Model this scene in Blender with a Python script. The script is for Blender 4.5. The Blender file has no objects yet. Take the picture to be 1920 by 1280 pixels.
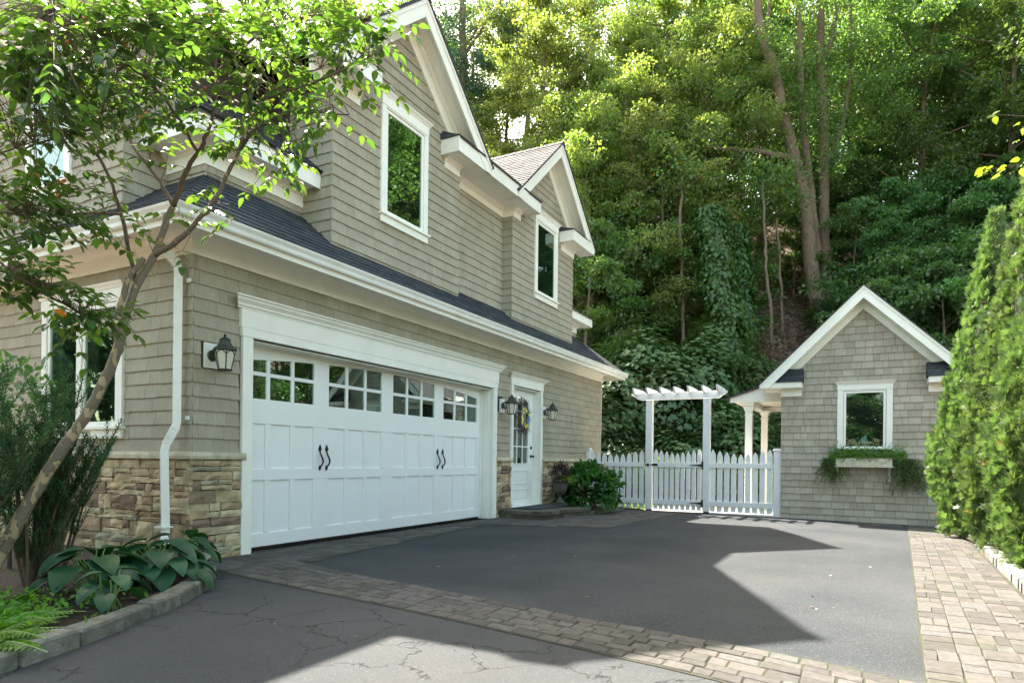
import bpy, math, random
import numpy as np
from mathutils import Vector, Matrix, noise

random.seed(11)
rng = np.random.default_rng(11)
S = bpy.context.scene
C = S.collection

# ------------------------------------------------------------------ camera
TH, RHO, EYE = 0.4901, 0.0113, 1.08
sT, cT = math.sin(TH), math.cos(TH)
cam_d = bpy.data.cameras.new('camera')
cam = bpy.data.objects.new('camera', cam_d)
C.objects.link(cam)
cam_d.sensor_width = 36.0
cam_d.lens = 36.0 * 1223.2 / 1920.0
cam_d.shift_y = (862.2 - 640.0) / 1920.0
cam_d.clip_start = 0.05
cam_d.clip_end = 2000.0
_r, _u, _f = Vector((sT, -cT, 0)), Vector((0, 0, 1)), Vector((cT, sT, 0))
_cr, _sr = math.cos(RHO), math.sin(RHO)
_R = _r * _cr + _u * _sr
_U = _u * _cr - _r * _sr
cam.matrix_world = Matrix(((_R.x, _U.x, -_f.x, 0), (_R.y, _U.y, -_f.y, 0), (_R.z, _U.z, -_f.z, EYE), (0, 0, 0, 1)))
S.camera = cam

# ------------------------------------------------------------------ light
SUN_AZ, SUN_EL = math.radians(58.5), math.radians(51.0)
W = bpy.data.worlds.new('World')
S.world = W
W.use_nodes = True
nt = W.node_tree
nt.nodes.clear()
sky = nt.nodes.new('ShaderNodeTexSky')
sky.sky_type = 'NISHITA'
sky.sun_disc = False
sky.sun_elevation = SUN_EL
sky.sun_rotation = math.pi / 2 - SUN_AZ
sky.altitude = 60
sky.air_density = 1.0
sky.dust_density = 3.0
sky.ozone_density = 1.0
bg = nt.nodes.new('ShaderNodeBackground')
bg.inputs['Strength'].default_value = 0.15
wo = nt.nodes.new('ShaderNodeOutputWorld')
wbn = nt.nodes.new('ShaderNodeMix'); wbn.data_type = 'RGBA'; wbn.blend_type = 'MULTIPLY'
wbn.inputs[0].default_value = 1.0; wbn.inputs[7].default_value = (1.10, 1.0, 0.755, 1)      # warm tint added to the sky light, as a white balance
nt.links.new(sky.outputs[0], wbn.inputs[6]); nt.links.new(wbn.outputs[2], bg.inputs[0])
nt.links.new(bg.outputs[0], wo.inputs[0])
sd = bpy.data.lights.new('sun', 'SUN')
sd.energy = 4.8
sd.angle = math.radians(0.6)
sd.color = (1.0, 0.93, 0.82)
sun = bpy.data.objects.new('sun', sd)
C.objects.link(sun)
sun.rotation_euler = (math.pi / 2 - SUN_EL, 0, SUN_AZ + math.pi / 2)
S.view_settings.view_transform = 'Standard'
S.view_settings.look = 'None'
S.view_settings.gamma = 1
S.view_settings.use_curve_mapping = False
S.view_settings.exposure = 2.55
S.render.engine = 'CYCLES'
S.cycles.max_bounces = 10
S.cycles.transparent_max_bounces = 16

# ------------------------------------------------------------------ helpers
def V3(*a): return Vector(a)

def smooth(a, b, x):
    t = min(1, max(0, (x - a) / (b - a)))
    return t * t * (3 - 2 * t)

def gz(x, y):
    t = smooth(10.3, 14.8, x)
    return -t * (0.085 + 0.012 * max(-1, min(4, 1.4 - y)))

class Fr:
    """local frame: u along U, v along V, n along N"""
    def __init__(s, O, U, N, V=(0, 0, 1)):
        s.O, s.U, s.N, s.V = Vector(O), Vector(U).normalized(), Vector(N).normalized(), Vector(V).normalized()
        s.flip = s.U.cross(s.V).dot(s.N) < 0
    def p(s, u, v, n=0.0):
        return s.O + s.U * u + s.V * v + s.N * n

WF = Fr((0, 0, 0), (1, 0, 0), (0, 0, 1), (0, 1, 0))     # world: u=x v=y n=z

class MB:
    def __init__(s): s.v = []; s.f = []; s.r = []
    def _add(s, vs, fs, r=None, flip=False):
        b = len(s.v); s.v += [tuple(x) for x in vs]
        r = random.random() if r is None else r
        for f in fs:
            f = [b + i for i in f]
            if flip: f.reverse()
            s.f.append(f); s.r.append(r)
    def prism(s, fr, poly, n0, n1, r=None):
        """poly in (u,v) counter clockwise, extruded n0..n1"""
        a = sum(poly[i][0] * poly[(i + 1) % len(poly)][1] - poly[(i + 1) % len(poly)][0] * poly[i][1] for i in range(len(poly)))
        if a < 0: poly = poly[::-1]
        if n1 < n0: n0, n1 = n1, n0
        k = len(poly)
        vs = [fr.p(u, v, n0) for u, v in poly] + [fr.p(u, v, n1) for u, v in poly]
        fs = [list(range(k))[::-1], [k + i for i in range(k)]]
        fs += [[i, (i + 1) % k, k + (i + 1) % k, k + i] for i in range(k)]
        s._add(vs, fs, r, fr.flip)
        return s
    def box(s, fr, u0, u1, v0, v1, n0, n1, r=None):
        return s.prism(fr, [(u0, v0), (u1, v0), (u1, v1), (u0, v1)], n0, n1, r)
    def prof(s, fr, pr, u0, u1, m0=0.0, m1=0.0, r=None):
        """profile pr [(n,v)..] swept along u; m0/m1 mitre: ends shift outwards by m*n"""
        k = len(pr)
        a = sum(pr[i][0] * pr[(i + 1) % k][1] - pr[(i + 1) % k][0] * pr[i][1] for i in range(k))
        if a < 0: pr = pr[::-1]
        vs = [fr.p(u0 - m0 * n, v, n) for n, v in pr] + [fr.p(u1 + m1 * n, v, n) for n, v in pr]
        fs = [list(range(k)), [k + i for i in range(k)][::-1]]
        fs += [[(i + 1) % k, i, k + i, k + (i + 1) % k] for i in range(k)]
        s._add(vs, fs, r, fr.flip)
        return s
    def tube(s, pts, rad, n=8, r=None, caps=True, sq=False):
        pts = [Vector(p) for p in pts]
        if not isinstance(rad, (list, tuple)): rad = [rad] * len(pts)
        vs = []; fs = []
        side = None
        for i, p in enumerate(pts):
            d = (pts[min(i + 1, len(pts) - 1)] - pts[max(i - 1, 0)])
            d = d.normalized() if d.length > 1e-9 else Vector((0, 0, 1))
            if side is None:
                side = d.cross(Vector((0, 0, 1)))
                if side.length < 0.05: side = d.cross(Vector((1, 0, 0)))
            side = (side - d * side.dot(d)).normalized()
            up = side.cross(d)
            for j in range(n):
                a = 2 * math.pi * (j + (0.5 if sq else 0)) / n
                vs.append(p + (side * math.cos(a) + up * math.sin(a)) * rad[i])
        for i in range(len(pts) - 1):
            for j in range(n):
                fs.append([i * n + (j + 1) % n, i * n + j, (i + 1) * n + j, (i + 1) * n + (j + 1) % n])
        if caps:
            fs.append(list(range(n))); fs.append([(len(pts) - 1) * n + j for j in range(n)][::-1])
        s._add(vs, fs, r)
        return s
    def lathe(s, c, pr, n=16, r=None):
        c = Vector(c); vs = []; fs = []
        for (rr, z) in pr:
            for j in range(n):
                a = 2 * math.pi * j / n
                vs.append(c + Vector((rr * math.cos(a), rr * math.sin(a), z)))
        for i in range(len(pr) - 1):
            for j in range(n):
                fs.append([i * n + j, i * n + (j + 1) % n, (i + 1) * n + (j + 1) % n, (i + 1) * n + j])
        fs.append(list(range(n))[::-1]); fs.append([(len(pr) - 1) * n + j for j in range(n)])
        s._add(vs, fs, r)
        return s
    def mesh(s, name, mat, smooth_=False):
        me = bpy.data.meshes.new(name)
        me.from_pydata(s.v, [], s.f)
        at = me.attributes.new('rnd', 'FLOAT', 'FACE')
        at.data.foreach_set('value', s.r)
        if mat: me.materials.append(mat)
        if smooth_:
            me.polygons.foreach_set('use_smooth', [True] * len(me.polygons))
        return me
    def build(s, name, mat, parent=None, smooth_=False, bevel=0, kind=None):
        o = bpy.data.objects.new(name, s.mesh(name, mat, smooth_))
        C.objects.link(o)
        if parent: o.parent = parent
        if bevel:
            b = o.modifiers.new('bevel', 'BEVEL'); b.width = bevel; b.segments = 2; b.limit_method = 'ANGLE'
            b.angle_limit = math.radians(40)
        if kind: o['kind'] = kind
        return o

def tag(o, label=None, cat=None, group=None, kind=None):
    if label: o['label'] = label
    if cat: o['category'] = cat
    if group: o['group'] = group
    if kind: o['kind'] = kind
    return o

def empty(name, loc, label, cat, group=None):
    o = bpy.data.objects.new(name, None)
    o.empty_display_size = 0.2
    C.objects.link(o)
    tag(o, label, cat, group)
    ANCH.append((o, Vector(loc)))
    return o
ANCH = []

def np_mesh(name, verts, faces, rnd, mat, smooth_=False):
    """faces: (F,n) int array"""
    me = bpy.data.meshes.new(name)
    nF, n = faces.shape
    me.vertices.add(len(verts)); me.vertices.foreach_set('co', np.ascontiguousarray(verts, dtype=np.float32).ravel())
    me.loops.add(nF * n); me.loops.foreach_set('vertex_index', np.ascontiguousarray(faces, dtype=np.int32).ravel())
    me.polygons.add(nF)
    me.polygons.foreach_set('loop_start', np.arange(0, nF * n, n, dtype=np.int32))
    at = me.attributes.new('rnd', 'FLOAT', 'FACE')
    at.data.foreach_set('value', np.ascontiguousarray(rnd, dtype=np.float32))
    if smooth_: me.polygons.foreach_set('use_smooth', np.ones(nF, dtype=bool))
    if mat: me.materials.append(mat)
    me.update(calc_edges=True)
    return me

def scatter(bv, bf, pos, R, sc, rnd=None):
    """instances baked: bv (k,3) local (x side, y along, z normal)"""
    N = len(pos); k = len(bv)
    sc = np.broadcast_to(np.asarray(sc, float).reshape(-1, 1, 1) if np.ndim(sc) else np.full((1, 1, 1), sc), (N, 1, 1))
    vv = np.einsum('nij,kj->nki', R, bv) * sc + pos[:, None, :]
    ff = (bf[None, :, :] + (np.arange(N) * k)[:, None, None]).reshape(-1, bf.shape[1])
    rnd = rng.random(N) if rnd is None else rnd
    return vv.reshape(-1, 3), ff, np.repeat(rnd, len(bf))

def frames(along, nrm):
    a = along / (np.linalg.norm(along, axis=1, keepdims=True) + 1e-9)
    n = nrm - a * (nrm * a).sum(1, keepdims=True)
    n /= (np.linalg.norm(n, axis=1, keepdims=True) + 1e-9)
    s = np.cross(a, n)
    return np.stack([s, a, n], axis=2)

def rvec(N, z=0.0, s=1.0):
    v = rng.normal(size=(N, 3)) * s
    v[:, 2] += z
    return v

def merge(parts):
    vs = []; fs = []; rs = []; b = 0
    for v, f, r in parts:
        vs.append(v); fs.append(f + b); rs.append(r); b += len(v)
    return np.concatenate(vs), np.concatenate(fs), np.concatenate(rs)

def link_me(name, me, parent=None, kind=None):
    o = bpy.data.objects.new(name, me); C.objects.link(o)
    if parent: o.parent = parent
    if kind: o['kind'] = kind
    return o

def clip_half(poly, a, b, c):
    """keep a*u+b*v+c>=0"""
    out = []
    k = len(poly)
    for i in range(k):
        P, Q = poly[i], poly[(i + 1) % k]
        dp = a * P[0] + b * P[1] + c; dq = a * Q[0] + b * Q[1] + c
        if dp >= 0: out.append(P)
        if (dp >= 0) != (dq >= 0):
            t = dp / (dp - dq)
            out.append((P[0] + (Q[0] - P[0]) * t, P[1] + (Q[1] - P[1]) * t))
    return out

def clip_poly(poly, conv):
    k = len(conv)
    a = sum(conv[i][0] * conv[(i + 1) % k][1] - conv[(i + 1) % k][0] * conv[i][1] for i in range(k))
    if a < 0: conv = conv[::-1]
    for i in range(k):
        (x0, y0), (x1, y1) = conv[i], conv[(i + 1) % k]
        if abs(x0 - x1) + abs(y0 - y1) < 1e-9: continue
        A, B = -(y1 - y0), (x1 - x0)
        poly = clip_half(poly, A, B, -(A * x0 + B * y0))
        if len(poly) < 3: return []
    return poly

class Pieces:
    """small alike pieces: the biggest ones in view become objects, the rest one joined part"""
    def __init__(s, name, mat, limit=300, smooth_=False):
        s.name, s.mat, s.limit, s.items, s.sm = name, mat, limit, [], smooth_
    def add(s, mb, parent):
        c = Vector((0, 0, 0))
        for v in mb.v: c += Vector(v)
        c /= len(mb.v)
        d = c.x * cT + c.y * sT
        rt = c.x * sT - c.y * cT
        ext = max((Vector(v) - c).length for v in mb.v)
        sc = ext / d if d > 0.5 and -0.8 < rt / d < 0.8 else 0
        s.items.append((sc, len(s.items), mb, parent))
    def flush(s, rest_parent):
        s.items.sort(key=lambda t: -t[0])
        for sc, _, mb, parent in s.items[:s.limit]:
            mb.build(s.name, s.mat, parent, s.sm)
        rest = s.items[s.limit:]
        if rest:
            big = MB()
            for _, _, mb, _ in rest:
                b = len(big.v); big.v += mb.v
                big.f += [[b + i for i in f] for f in mb.f]; big.r += mb.r
            big.build(s.name, s.mat, rest_parent, s.sm, kind='stuff')

# ------------------------------------------------------------------ materials
def mat_base(name):
    m = bpy.data.materials.new(name); m.use_nodes = True
    n = m.node_tree.nodes; l = m.node_tree.links
    return m, n, l, n['Principled BSDF']

def nn(n, t, **kw):
    x = n.new(t)
    for k, v in kw.items(): setattr(x, k, v)
    return x

def M(name, c1, c2=None, rough=0.6, ns=6.0, na=0.12, bump=0.0, bs=60.0, spec=0.5, stretch=None, dirt=None, dscale=1.5, metallic=0.0, spread=0.0):
    """colour c1..c2 by each piece's own random number, mottled by noise, optional dirt colour in patches"""
    c2 = c2 or c1
    m, n, l, p = mat_base(name)
    geo = nn(n, 'ShaderNodeTexCoord')
    mp = nn(n, 'ShaderNodeMapping')
    if stretch: mp.inputs['Scale'].default_value = stretch
    l.new(geo.outputs['Object'], mp.inputs[0])
    at = nn(n, 'ShaderNodeAttribute', attribute_name='rnd')
    mx = nn(n, 'ShaderNodeMix', data_type='RGBA')
    mx.inputs[6].default_value = (*c1, 1); mx.inputs[7].default_value = (*c2, 1)
    l.new(at.outputs['Fac'], mx.inputs[0])
    no = nn(n, 'ShaderNodeTexNoise'); no.inputs['Scale'].default_value = ns; no.inputs['Detail'].default_value = 6
    l.new(mp.outputs[0], no.inputs['Vector'])
    mr = nn(n, 'ShaderNodeMapRange')
    mr.inputs[1].default_value = 0.25; mr.inputs[2].default_value = 0.75
    mr.inputs[3].default_value = 1 - na; mr.inputs[4].default_value = 1 + na
    l.new(no.outputs[0], mr.inputs[0])
    mu = nn(n, 'ShaderNodeMix', data_type='RGBA', blend_type='MULTIPLY'); mu.inputs[0].default_value = 1
    l.new(mx.outputs[2], mu.inputs[6]); l.new(mr.outputs[0], mu.inputs[7])
    col = mu.outputs[2]
    if dirt:
        n2 = nn(n, 'ShaderNodeTexNoise'); n2.inputs['Scale'].default_value = dscale; n2.inputs['Detail'].default_value = 8; n2.inputs['Roughness'].default_value = 0.65
        l.new(geo.outputs['Object'], n2.inputs['Vector'])
        r2 = nn(n, 'ShaderNodeMapRange'); r2.inputs[1].default_value = 0.48; r2.inputs[2].default_value = 0.72; r2.inputs[3].default_value = 0; r2.inputs[4].default_value = dirt[1]
        l.new(n2.outputs[0], r2.inputs[0])
        m3 = nn(n, 'ShaderNodeMix', data_type='RGBA'); m3.inputs[7].default_value = (*dirt[0], 1)
        l.new(r2.outputs[0], m3.inputs[0]); l.new(col, m3.inputs[6]); col = m3.outputs[2]
    l.new(col, p.inputs['Base Color'])
    p.inputs['Roughness'].default_value = rough
    p.inputs['Specular IOR Level'].default_value = spec
    p.inputs['Metallic'].default_value = metallic
    if bump:
        nb = nn(n, 'ShaderNodeTexNoise'); nb.inputs['Scale'].default_value = bs; nb.inputs['Detail'].default_value = 5
        l.new(mp.outputs[0], nb.inputs['Vector'])
        bu = nn(n, 'ShaderNodeBump'); bu.inputs['Strength'].default_value = 1.0; bu.inputs['Distance'].default_value = bump
        l.new(nb.outputs[0], bu.inputs['Height']); l.new(bu.outputs[0], p.inputs['Normal'])
    return m

def LEAF(name, c1, c2, trans=0.45, tcol=None, rough=0.45, third=None, tfrac=0.04, spec=0.35):
    m, n, l, p = mat_base(name)
    at = nn(n, 'ShaderNodeAttribute', attribute_name='rnd')
    mx = nn(n, 'ShaderNodeMix', data_type='RGBA')
    mx.inputs[6].default_value = (*c1, 1); mx.inputs[7].default_value = (*c2, 1)
    l.new(at.outputs['Fac'], mx.inputs[0])
    oi = nn(n, 'ShaderNodeObjectInfo')
    hs = nn(n, 'ShaderNodeHueSaturation')
    mrh = nn(n, 'ShaderNodeMapRange'); mrh.inputs[3].default_value = 0.485; mrh.inputs[4].default_value = 0.51
    l.new(oi.outputs['Random'], mrh.inputs[0]); l.new(mrh.outputs[0], hs.inputs['Hue'])
    mrv = nn(n, 'ShaderNodeMapRange'); mrv.inputs[3].default_value = 0.8; mrv.inputs[4].default_value = 1.2
    l.new(oi.outputs['Random'], mrv.inputs[0]); l.new(mrv.outputs[0], hs.inputs['Value'])
    l.new(mx.outputs[2], hs.inputs['Color'])
    col = hs.outputs[0]
    if third:
        ge = nn(n, 'ShaderNodeMath', operation='GREATER_THAN'); ge.inputs[1].default_value = 1 - tfrac
        l.new(at.outputs['Fac'], ge.inputs[0])
        m3 = nn(n, 'ShaderNodeMix', data_type='RGBA'); m3.inputs[7].default_value = (*third, 1)
        l.new(ge.outputs[0], m3.inputs[0]); l.new(col, m3.inputs[6]); col = m3.outputs[2]
    l.new(col, p.inputs['Base Color'])
    p.inputs['Roughness'].default_value = rough
    p.inputs['Specular IOR Level'].default_value = spec
    tr = nn(n, 'ShaderNodeBsdfTranslucent')
    tm = nn(n, 'ShaderNodeMix', data_type='RGBA', blend_type='MULTIPLY'); tm.inputs[0].default_value = 1
    tm.inputs[7].default_value = (*(tcol or (2.6, 2.3, 0.7)), 1)
    l.new(col, tm.inputs[6]); l.new(tm.outputs[2], tr.inputs['Color'])
    ms = nn(n, 'ShaderNodeMixShader'); ms.inputs[0].default_value = trans
    l.new(p.outputs[0], ms.inputs[1]); l.new(tr.outputs[0], ms.inputs[2])
    l.new(ms.outputs[0], n['Material Output'].inputs[0])
    return m

white = M('white_trim_paint', (0.87, 0.86, 0.78), rough=0.45, ns=3, na=0.03, dirt=((0.55, 0.56, 0.48), 0.22), dscale=2.2)
door_white = M('white_door_paint', (0.84, 0.85, 0.83), rough=0.4, ns=3, na=0.02, bump=0.0006, bs=40, stretch=(1, 1, 0.2))
gutter_white = M('white_gutter_enamel', (0.78, 0.78, 0.72), rough=0.3, ns=4, na=0.04, dirt=((0.45, 0.46, 0.34), 0.35), dscale=3)
fence_white = M('white_fence_paint', (0.80, 0.80, 0.80), (0.76, 0.77, 0.78), rough=0.5, ns=5, na=0.04, dirt=((0.5, 0.5, 0.42), 0.2))
shingle_mat = M('stained_cedar_shingle', (0.335, 0.303, 0.228), (0.39, 0.355, 0.272), rough=0.85, ns=9, na=0.12, bump=0.0025, bs=30, spec=0.2, stretch=(6, 6, 0.7), dirt=((0.26, 0.24, 0.17), 0.5), dscale=1.3)
shed_shingle_mat = M('weathered_shed_shingle', (0.36, 0.32, 0.255), (0.47, 0.43, 0.35), rough=0.85, ns=9, na=0.12, bump=0.0025, bs=30, spec=0.2, stretch=(6, 6, 0.7), dirt=((0.27, 0.26, 0.20), 0.5), dscale=1.1)
wall_back = M('dark_sheathing', (0.06, 0.052, 0.04), rough=0.9)
roof_mat = M('charcoal_asphalt_shingle', (0.030, 0.036, 0.044), (0.062, 0.068, 0.078), rough=0.9, ns=14, na=0.3, bump=0.002, bs=160, spec=0.25)
roof_mat2 = M('brown_grey_asphalt_shingle', (0.045, 0.042, 0.048), (0.085, 0.079, 0.089), rough=0.9, ns=14, na=0.25, bump=0.002, bs=160, spec=0.25)
stone_mat = None
ledge_mat = M('buff_stone_ledge', (0.50, 0.45, 0.33), (0.58, 0.52, 0.38), rough=0.85, ns=8, na=0.22, bump=0.01, bs=18, spec=0.2, dirt=((0.22, 0.21, 0.13), 0.6), dscale=3)
black_metal = M('black_iron', (0.018, 0.018, 0.02), rough=0.45, metallic=0.3)
bronze = M('weathered_bronze', (0.05, 0.055, 0.045), (0.08, 0.085, 0.07), rough=0.55, ns=20, na=0.3, metallic=0.6)
frost = M('seeded_lamp_glass', (0.62, 0.6, 0.5), rough=0.2, ns=60, na=0.08, bump=0.001, bs=120)
dark_in = M('dark_interior', (0.012, 0.014, 0.014), rough=0.8)
curtain = M('pale_curtain', (0.12, 0.135, 0.10), (0.17, 0.18, 0.14), rough=0.9, ns=3, na=0.15, stretch=(12, 12, 0.5))
rubber = M('black_rubber', (0.02, 0.02, 0.022), rough=0.8)
mat_fab = M('charcoal_doormat', (0.035, 0.037, 0.045), rough=1.0, ns=60, na=0.3, bump=0.004, bs=220)
mulch_mat = M('dark_bark_mulch', (0.030, 0.020, 0.013), (0.05, 0.033, 0.022), rough=1.0, ns=18, na=0.5, bump=0.03, bs=26)
bark_grey = M('grey_brown_bark', (0.17, 0.13, 0.09), (0.22, 0.17, 0.12), rough=0.95, ns=10, na=0.35, bump=0.03, bs=9, stretch=(2.5, 2.5, 0.5), dirt=((0.09, 0.075, 0.05), 0.7), dscale=3)
twig_mat = M('brown_twig_bark', (0.09, 0.06, 0.04), (0.13, 0.09, 0.06), rough=0.9, ns=20, na=0.3)
urn_mat = M('dark_iron_urn', (0.06, 0.055, 0.045), rough=0.7, ns=14, na=0.25, bump=0.002, bs=60)

def glass_mat():
    m, n, l, p = mat_base('window_glass')
    n.remove(p)
    fr = nn(n, 'ShaderNodeFresnel'); fr.inputs[0].default_value = 1.5
    gl = nn(n, 'ShaderNodeBsdfGlossy'); gl.inputs['Roughness'].default_value = 0.0; gl.inputs['Color'].default_value = (0.95, 1, 0.98, 1)
    tr = nn(n, 'ShaderNodeBsdfTransparent'); tr.inputs['Color'].default_value = (0.80, 0.88, 0.85, 1)
    ms = nn(n, 'ShaderNodeMixShader')
    mr = nn(n, 'ShaderNodeMath', operation='MULTIPLY_ADD'); mr.inputs[1].default_value = 0.85; mr.inputs[2].default_value = 0.015; mr.use_clamp = True
    l.new(fr.outputs[0], mr.inputs[0]); l.new(mr.outputs[0], ms.inputs[0])
    l.new(tr.outputs[0], ms.inputs[1]); l.new(gl.outputs[0], ms.inputs[2])
    l.new(ms.outputs[0], n['Material Output'].inputs[0])
    return m
glass = glass_mat()

def ramp_mat(name, stops, rough, ns, na, bump, bs, dirt=None, dscale=2, moss=None):
    m = M(name, (1, 1, 1), rough=rough, ns=ns, na=na, bump=bump, bs=bs, spec=0.2, dirt=dirt, dscale=dscale)
    n = m.node_tree.nodes; l = m.node_tree.links
    at = [x for x in n if x.type == 'ATTRIBUTE'][0]
    cr = nn(n, 'ShaderNodeValToRGB')
    cr.color_ramp.interpolation = 'LINEAR'
    while len(cr.color_ramp.elements) < len(stops): cr.color_ramp.elements.new(0.5)
    for e, (p_, c) in zip(cr.color_ramp.elements, stops): e.position = p_; e.color = (*c, 1)
    l.new(at.outputs['Fac'], cr.inputs[0])
    mu = [x for x in n if x.type == 'MIX' and x.blend_type == 'MULTIPLY'][0]
    l.new(cr.outputs[0], mu.inputs[6])
    return m
stone_mat = ramp_mat('ledgestone', [(0, (0.19, 0.13, 0.095)), (0.14, (0.30, 0.215, 0.14)), (0.35, (0.42, 0.32, 0.19)), (0.6, (0.50, 0.40, 0.24)), (0.82, (0.53, 0.45, 0.30)), (1.0, (0.32, 0.295, 0.21))], 0.85, 7, 0.38, 0.012, 16, dirt=((0.20, 0.17, 0.11), 0.5), dscale=4)
paver_mat = ramp_mat('tumbled_concrete_paver', [(0, (0.060, 0.057, 0.055)), (0.35, (0.078, 0.072, 0.068)), (0.7, (0.098, 0.089, 0.083)), (1.0, (0.092, 0.091, 0.090))], 0.9, 25, 0.25, 0.004, 120, dirt=((0.06, 0.068, 0.035), 0.45), dscale=0.9)
cobble_mat = ramp_mat('granite_cobble', [(0, (0.15, 0.147, 0.14)), (0.5, (0.19, 0.187, 0.18)), (1.0, (0.24, 0.236, 0.225))], 0.85, 25, 0.2, 0.008, 40, dirt=((0.25, 0.23, 0.17), 0.3), dscale=4)
edging_mat = ramp_mat('weathered_edging_block', [(0, (0.11, 0.11, 0.09)), (0.5, (0.16, 0.155, 0.13)), (1.0, (0.20, 0.19, 0.16))], 0.95, 12, 0.35, 0.012, 30, dirt=((0.08, 0.10, 0.04), 0.6), dscale=4)

def asphalt_material():
    m, n, l, p = mat_base('aged_asphalt')
    tc = nn(n, 'ShaderNodeTexCoord')
    big = nn(n, 'ShaderNodeTexNoise'); big.inputs['Scale'].default_value = 0.55; big.inputs['Detail'].default_value = 6; big.inputs['Roughness'].default_value = 0.6
    fine = nn(n, 'ShaderNodeTexNoise'); fine.inputs['Scale'].default_value = 170; fine.inputs['Detail'].default_value = 3
    vor = nn(n, 'ShaderNodeTexVoronoi'); vor.inputs['Scale'].default_value = 190
    for x in (big, fine, vor): l.new(tc.outputs['Object'], x.inputs['Vector'])
    cr = nn(n, 'ShaderNodeValToRGB')
    cr.color_ramp.elements[0].position = 0.36; cr.color_ramp.elements[0].color = (0.029, 0.035, 0.040, 1)
    cr.color_ramp.elements[1].position = 0.66; cr.color_ramp.elements[1].color = (0.056, 0.060, 0.065, 1)
    l.new(big.outputs[0], cr.inputs[0])
    # aggregate specks
    sp = nn(n, 'ShaderNodeMapRange'); sp.inputs[1].default_value = 0.0; sp.inputs[2].default_value = 1.0; sp.inputs[3].default_value = 0.65; sp.inputs[4].default_value = 1.35
    sx = nn(n, 'ShaderNodeSeparateColor'); l.new(vor.outputs['Color'], sx.inputs[0]); l.new(sx.outputs[0], sp.inputs[0])
    mu = nn(n, 'ShaderNodeMix', data_type='RGBA', blend_type='MULTIPLY'); mu.inputs[0].default_value = 0.8
    l.new(cr.outputs[0], mu.inputs[6]); l.new(sp.outputs[0], mu.inputs[7])
    gt = nn(n, 'ShaderNodeMath', operation='GREATER_THAN'); gt.inputs[1].default_value = 0.978; l.new(sx.outputs[1], gt.inputs[0])
    m2 = nn(n, 'ShaderNodeMix', data_type='RGBA'); m2.inputs[7].default_value = (0.12, 0.118, 0.112, 1)
    l.new(gt.outputs[0], m2.inputs[0]); l.new(mu.outputs[2], m2.inputs[6])
    # cracks, only in the older near part
    wn = nn(n, 'ShaderNodeTexNoise'); wn.inputs['Scale'].default_value = 3.0; wn.inputs['Detail'].default_value = 12; wn.inputs['Roughness'].default_value = 0.72
    l.new(tc.outputs['Object'], wn.inputs['Vector'])
    wm = nn(n, 'ShaderNodeMix', data_type='VECTOR'); wm.inputs[0].default_value = 0.30
    l.new(tc.outputs['Object'], wm.inputs[4]); l.new(wn.outputs['Color'], wm.inputs[5])
    cv = nn(n, 'ShaderNodeTexVoronoi', feature='DISTANCE_TO_EDGE'); cv.inputs['Scale'].default_value = 3.0
    l.new(wm.outputs[1], cv.inputs['Vector'])
    th = nn(n, 'ShaderNodeMapRange'); th.inputs[1].default_value = 0.002; th.inputs[2].default_value = 0.0075; th.inputs[3].default_value = 1; th.inputs[4].default_value = 0
    l.new(cv.outputs['Distance'], th.inputs[0])
    xyz = nn(n, 'ShaderNodeSeparateXYZ'); l.new(tc.outputs['Object'], xyz.inputs[0])
    near = nn(n, 'ShaderNodeMapRange'); near.inputs[1].default_value = 3.75; near.inputs[2].default_value = 4.05; near.inputs[3].default_value = 1; near.inputs[4].default_value = 0
    l.new(xyz.outputs[0], near.inputs[0])
    cm = nn(n, 'ShaderNodeTexNoise'); cm.inputs['Scale'].default_value = 1.1; l.new(tc.outputs['Object'], cm.inputs['Vector'])
    cmr = nn(n, 'ShaderNodeMapRange'); cmr.inputs[1].default_value = 0.47; cmr.inputs[2].default_value = 0.60; l.new(cm.outputs[0], cmr.inputs[0])
    a = nn(n, 'ShaderNodeMath', operation='MULTIPLY'); l.new(th.outputs[0], a.inputs[0]); l.new(near.outputs[0], a.inputs[1])
    b = nn(n, 'ShaderNodeMath', operation='MULTIPLY'); l.new(a.outputs[0], b.inputs[0]); l.new(cmr.outputs[0], b.inputs[1])
    old = nn(n, 'ShaderNodeMix', data_type='RGBA'); old.inputs[7].default_value = (0.082, 0.080, 0.078, 1)
    on = nn(n, 'ShaderNodeMath', operation='MULTIPLY'); on.inputs[1].default_value = 0.3; l.new(near.outputs[0], on.inputs[0])
    l.new(on.outputs[0], old.inputs[0]); l.new(m2.outputs[2], old.inputs[6])
    m4 = nn(n, 'ShaderNodeMix', data_type='RGBA'); m4.inputs[7].default_value = (0.010, 0.011, 0.008, 1)
    l.new(b.outputs[0], m4.inputs[0]); l.new(old.outputs[2], m4.inputs[6])
    # brown leaf stain and moss film by the garage
    st = nn(n, 'ShaderNodeTexNoise'); st.inputs['Scale'].default_value = 0.8; st.inputs['Detail'].default_value = 8; l.new(tc.outputs['Object'], st.inputs['Vector'])
    str_ = nn(n, 'ShaderNodeMapRange'); str_.inputs[1].default_value = 0.55; str_.inputs[2].default_value = 0.75; str_.inputs[3].default_value = 0; str_.inputs[4].default_value = 0.22
    l.new(st.outputs[0], str_.inputs[0])
    m5 = nn(n, 'ShaderNodeMix', data_type='RGBA'); m5.inputs[7].default_value = (0.085, 0.066, 0.05, 1)
    l.new(str_.outputs[0], m5.inputs[0]); l.new(m4.outputs[2], m5.inputs[6])
    l.new(m5.outputs[2], p.inputs['Base Color'])
    p.inputs['Roughness'].default_value = 0.9; p.inputs['Specular IOR Level'].default_value = 0.25
    h = nn(n, 'ShaderNodeMath', operation='SUBTRACT'); l.new(sx.outputs[0], h.inputs[0])
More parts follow.
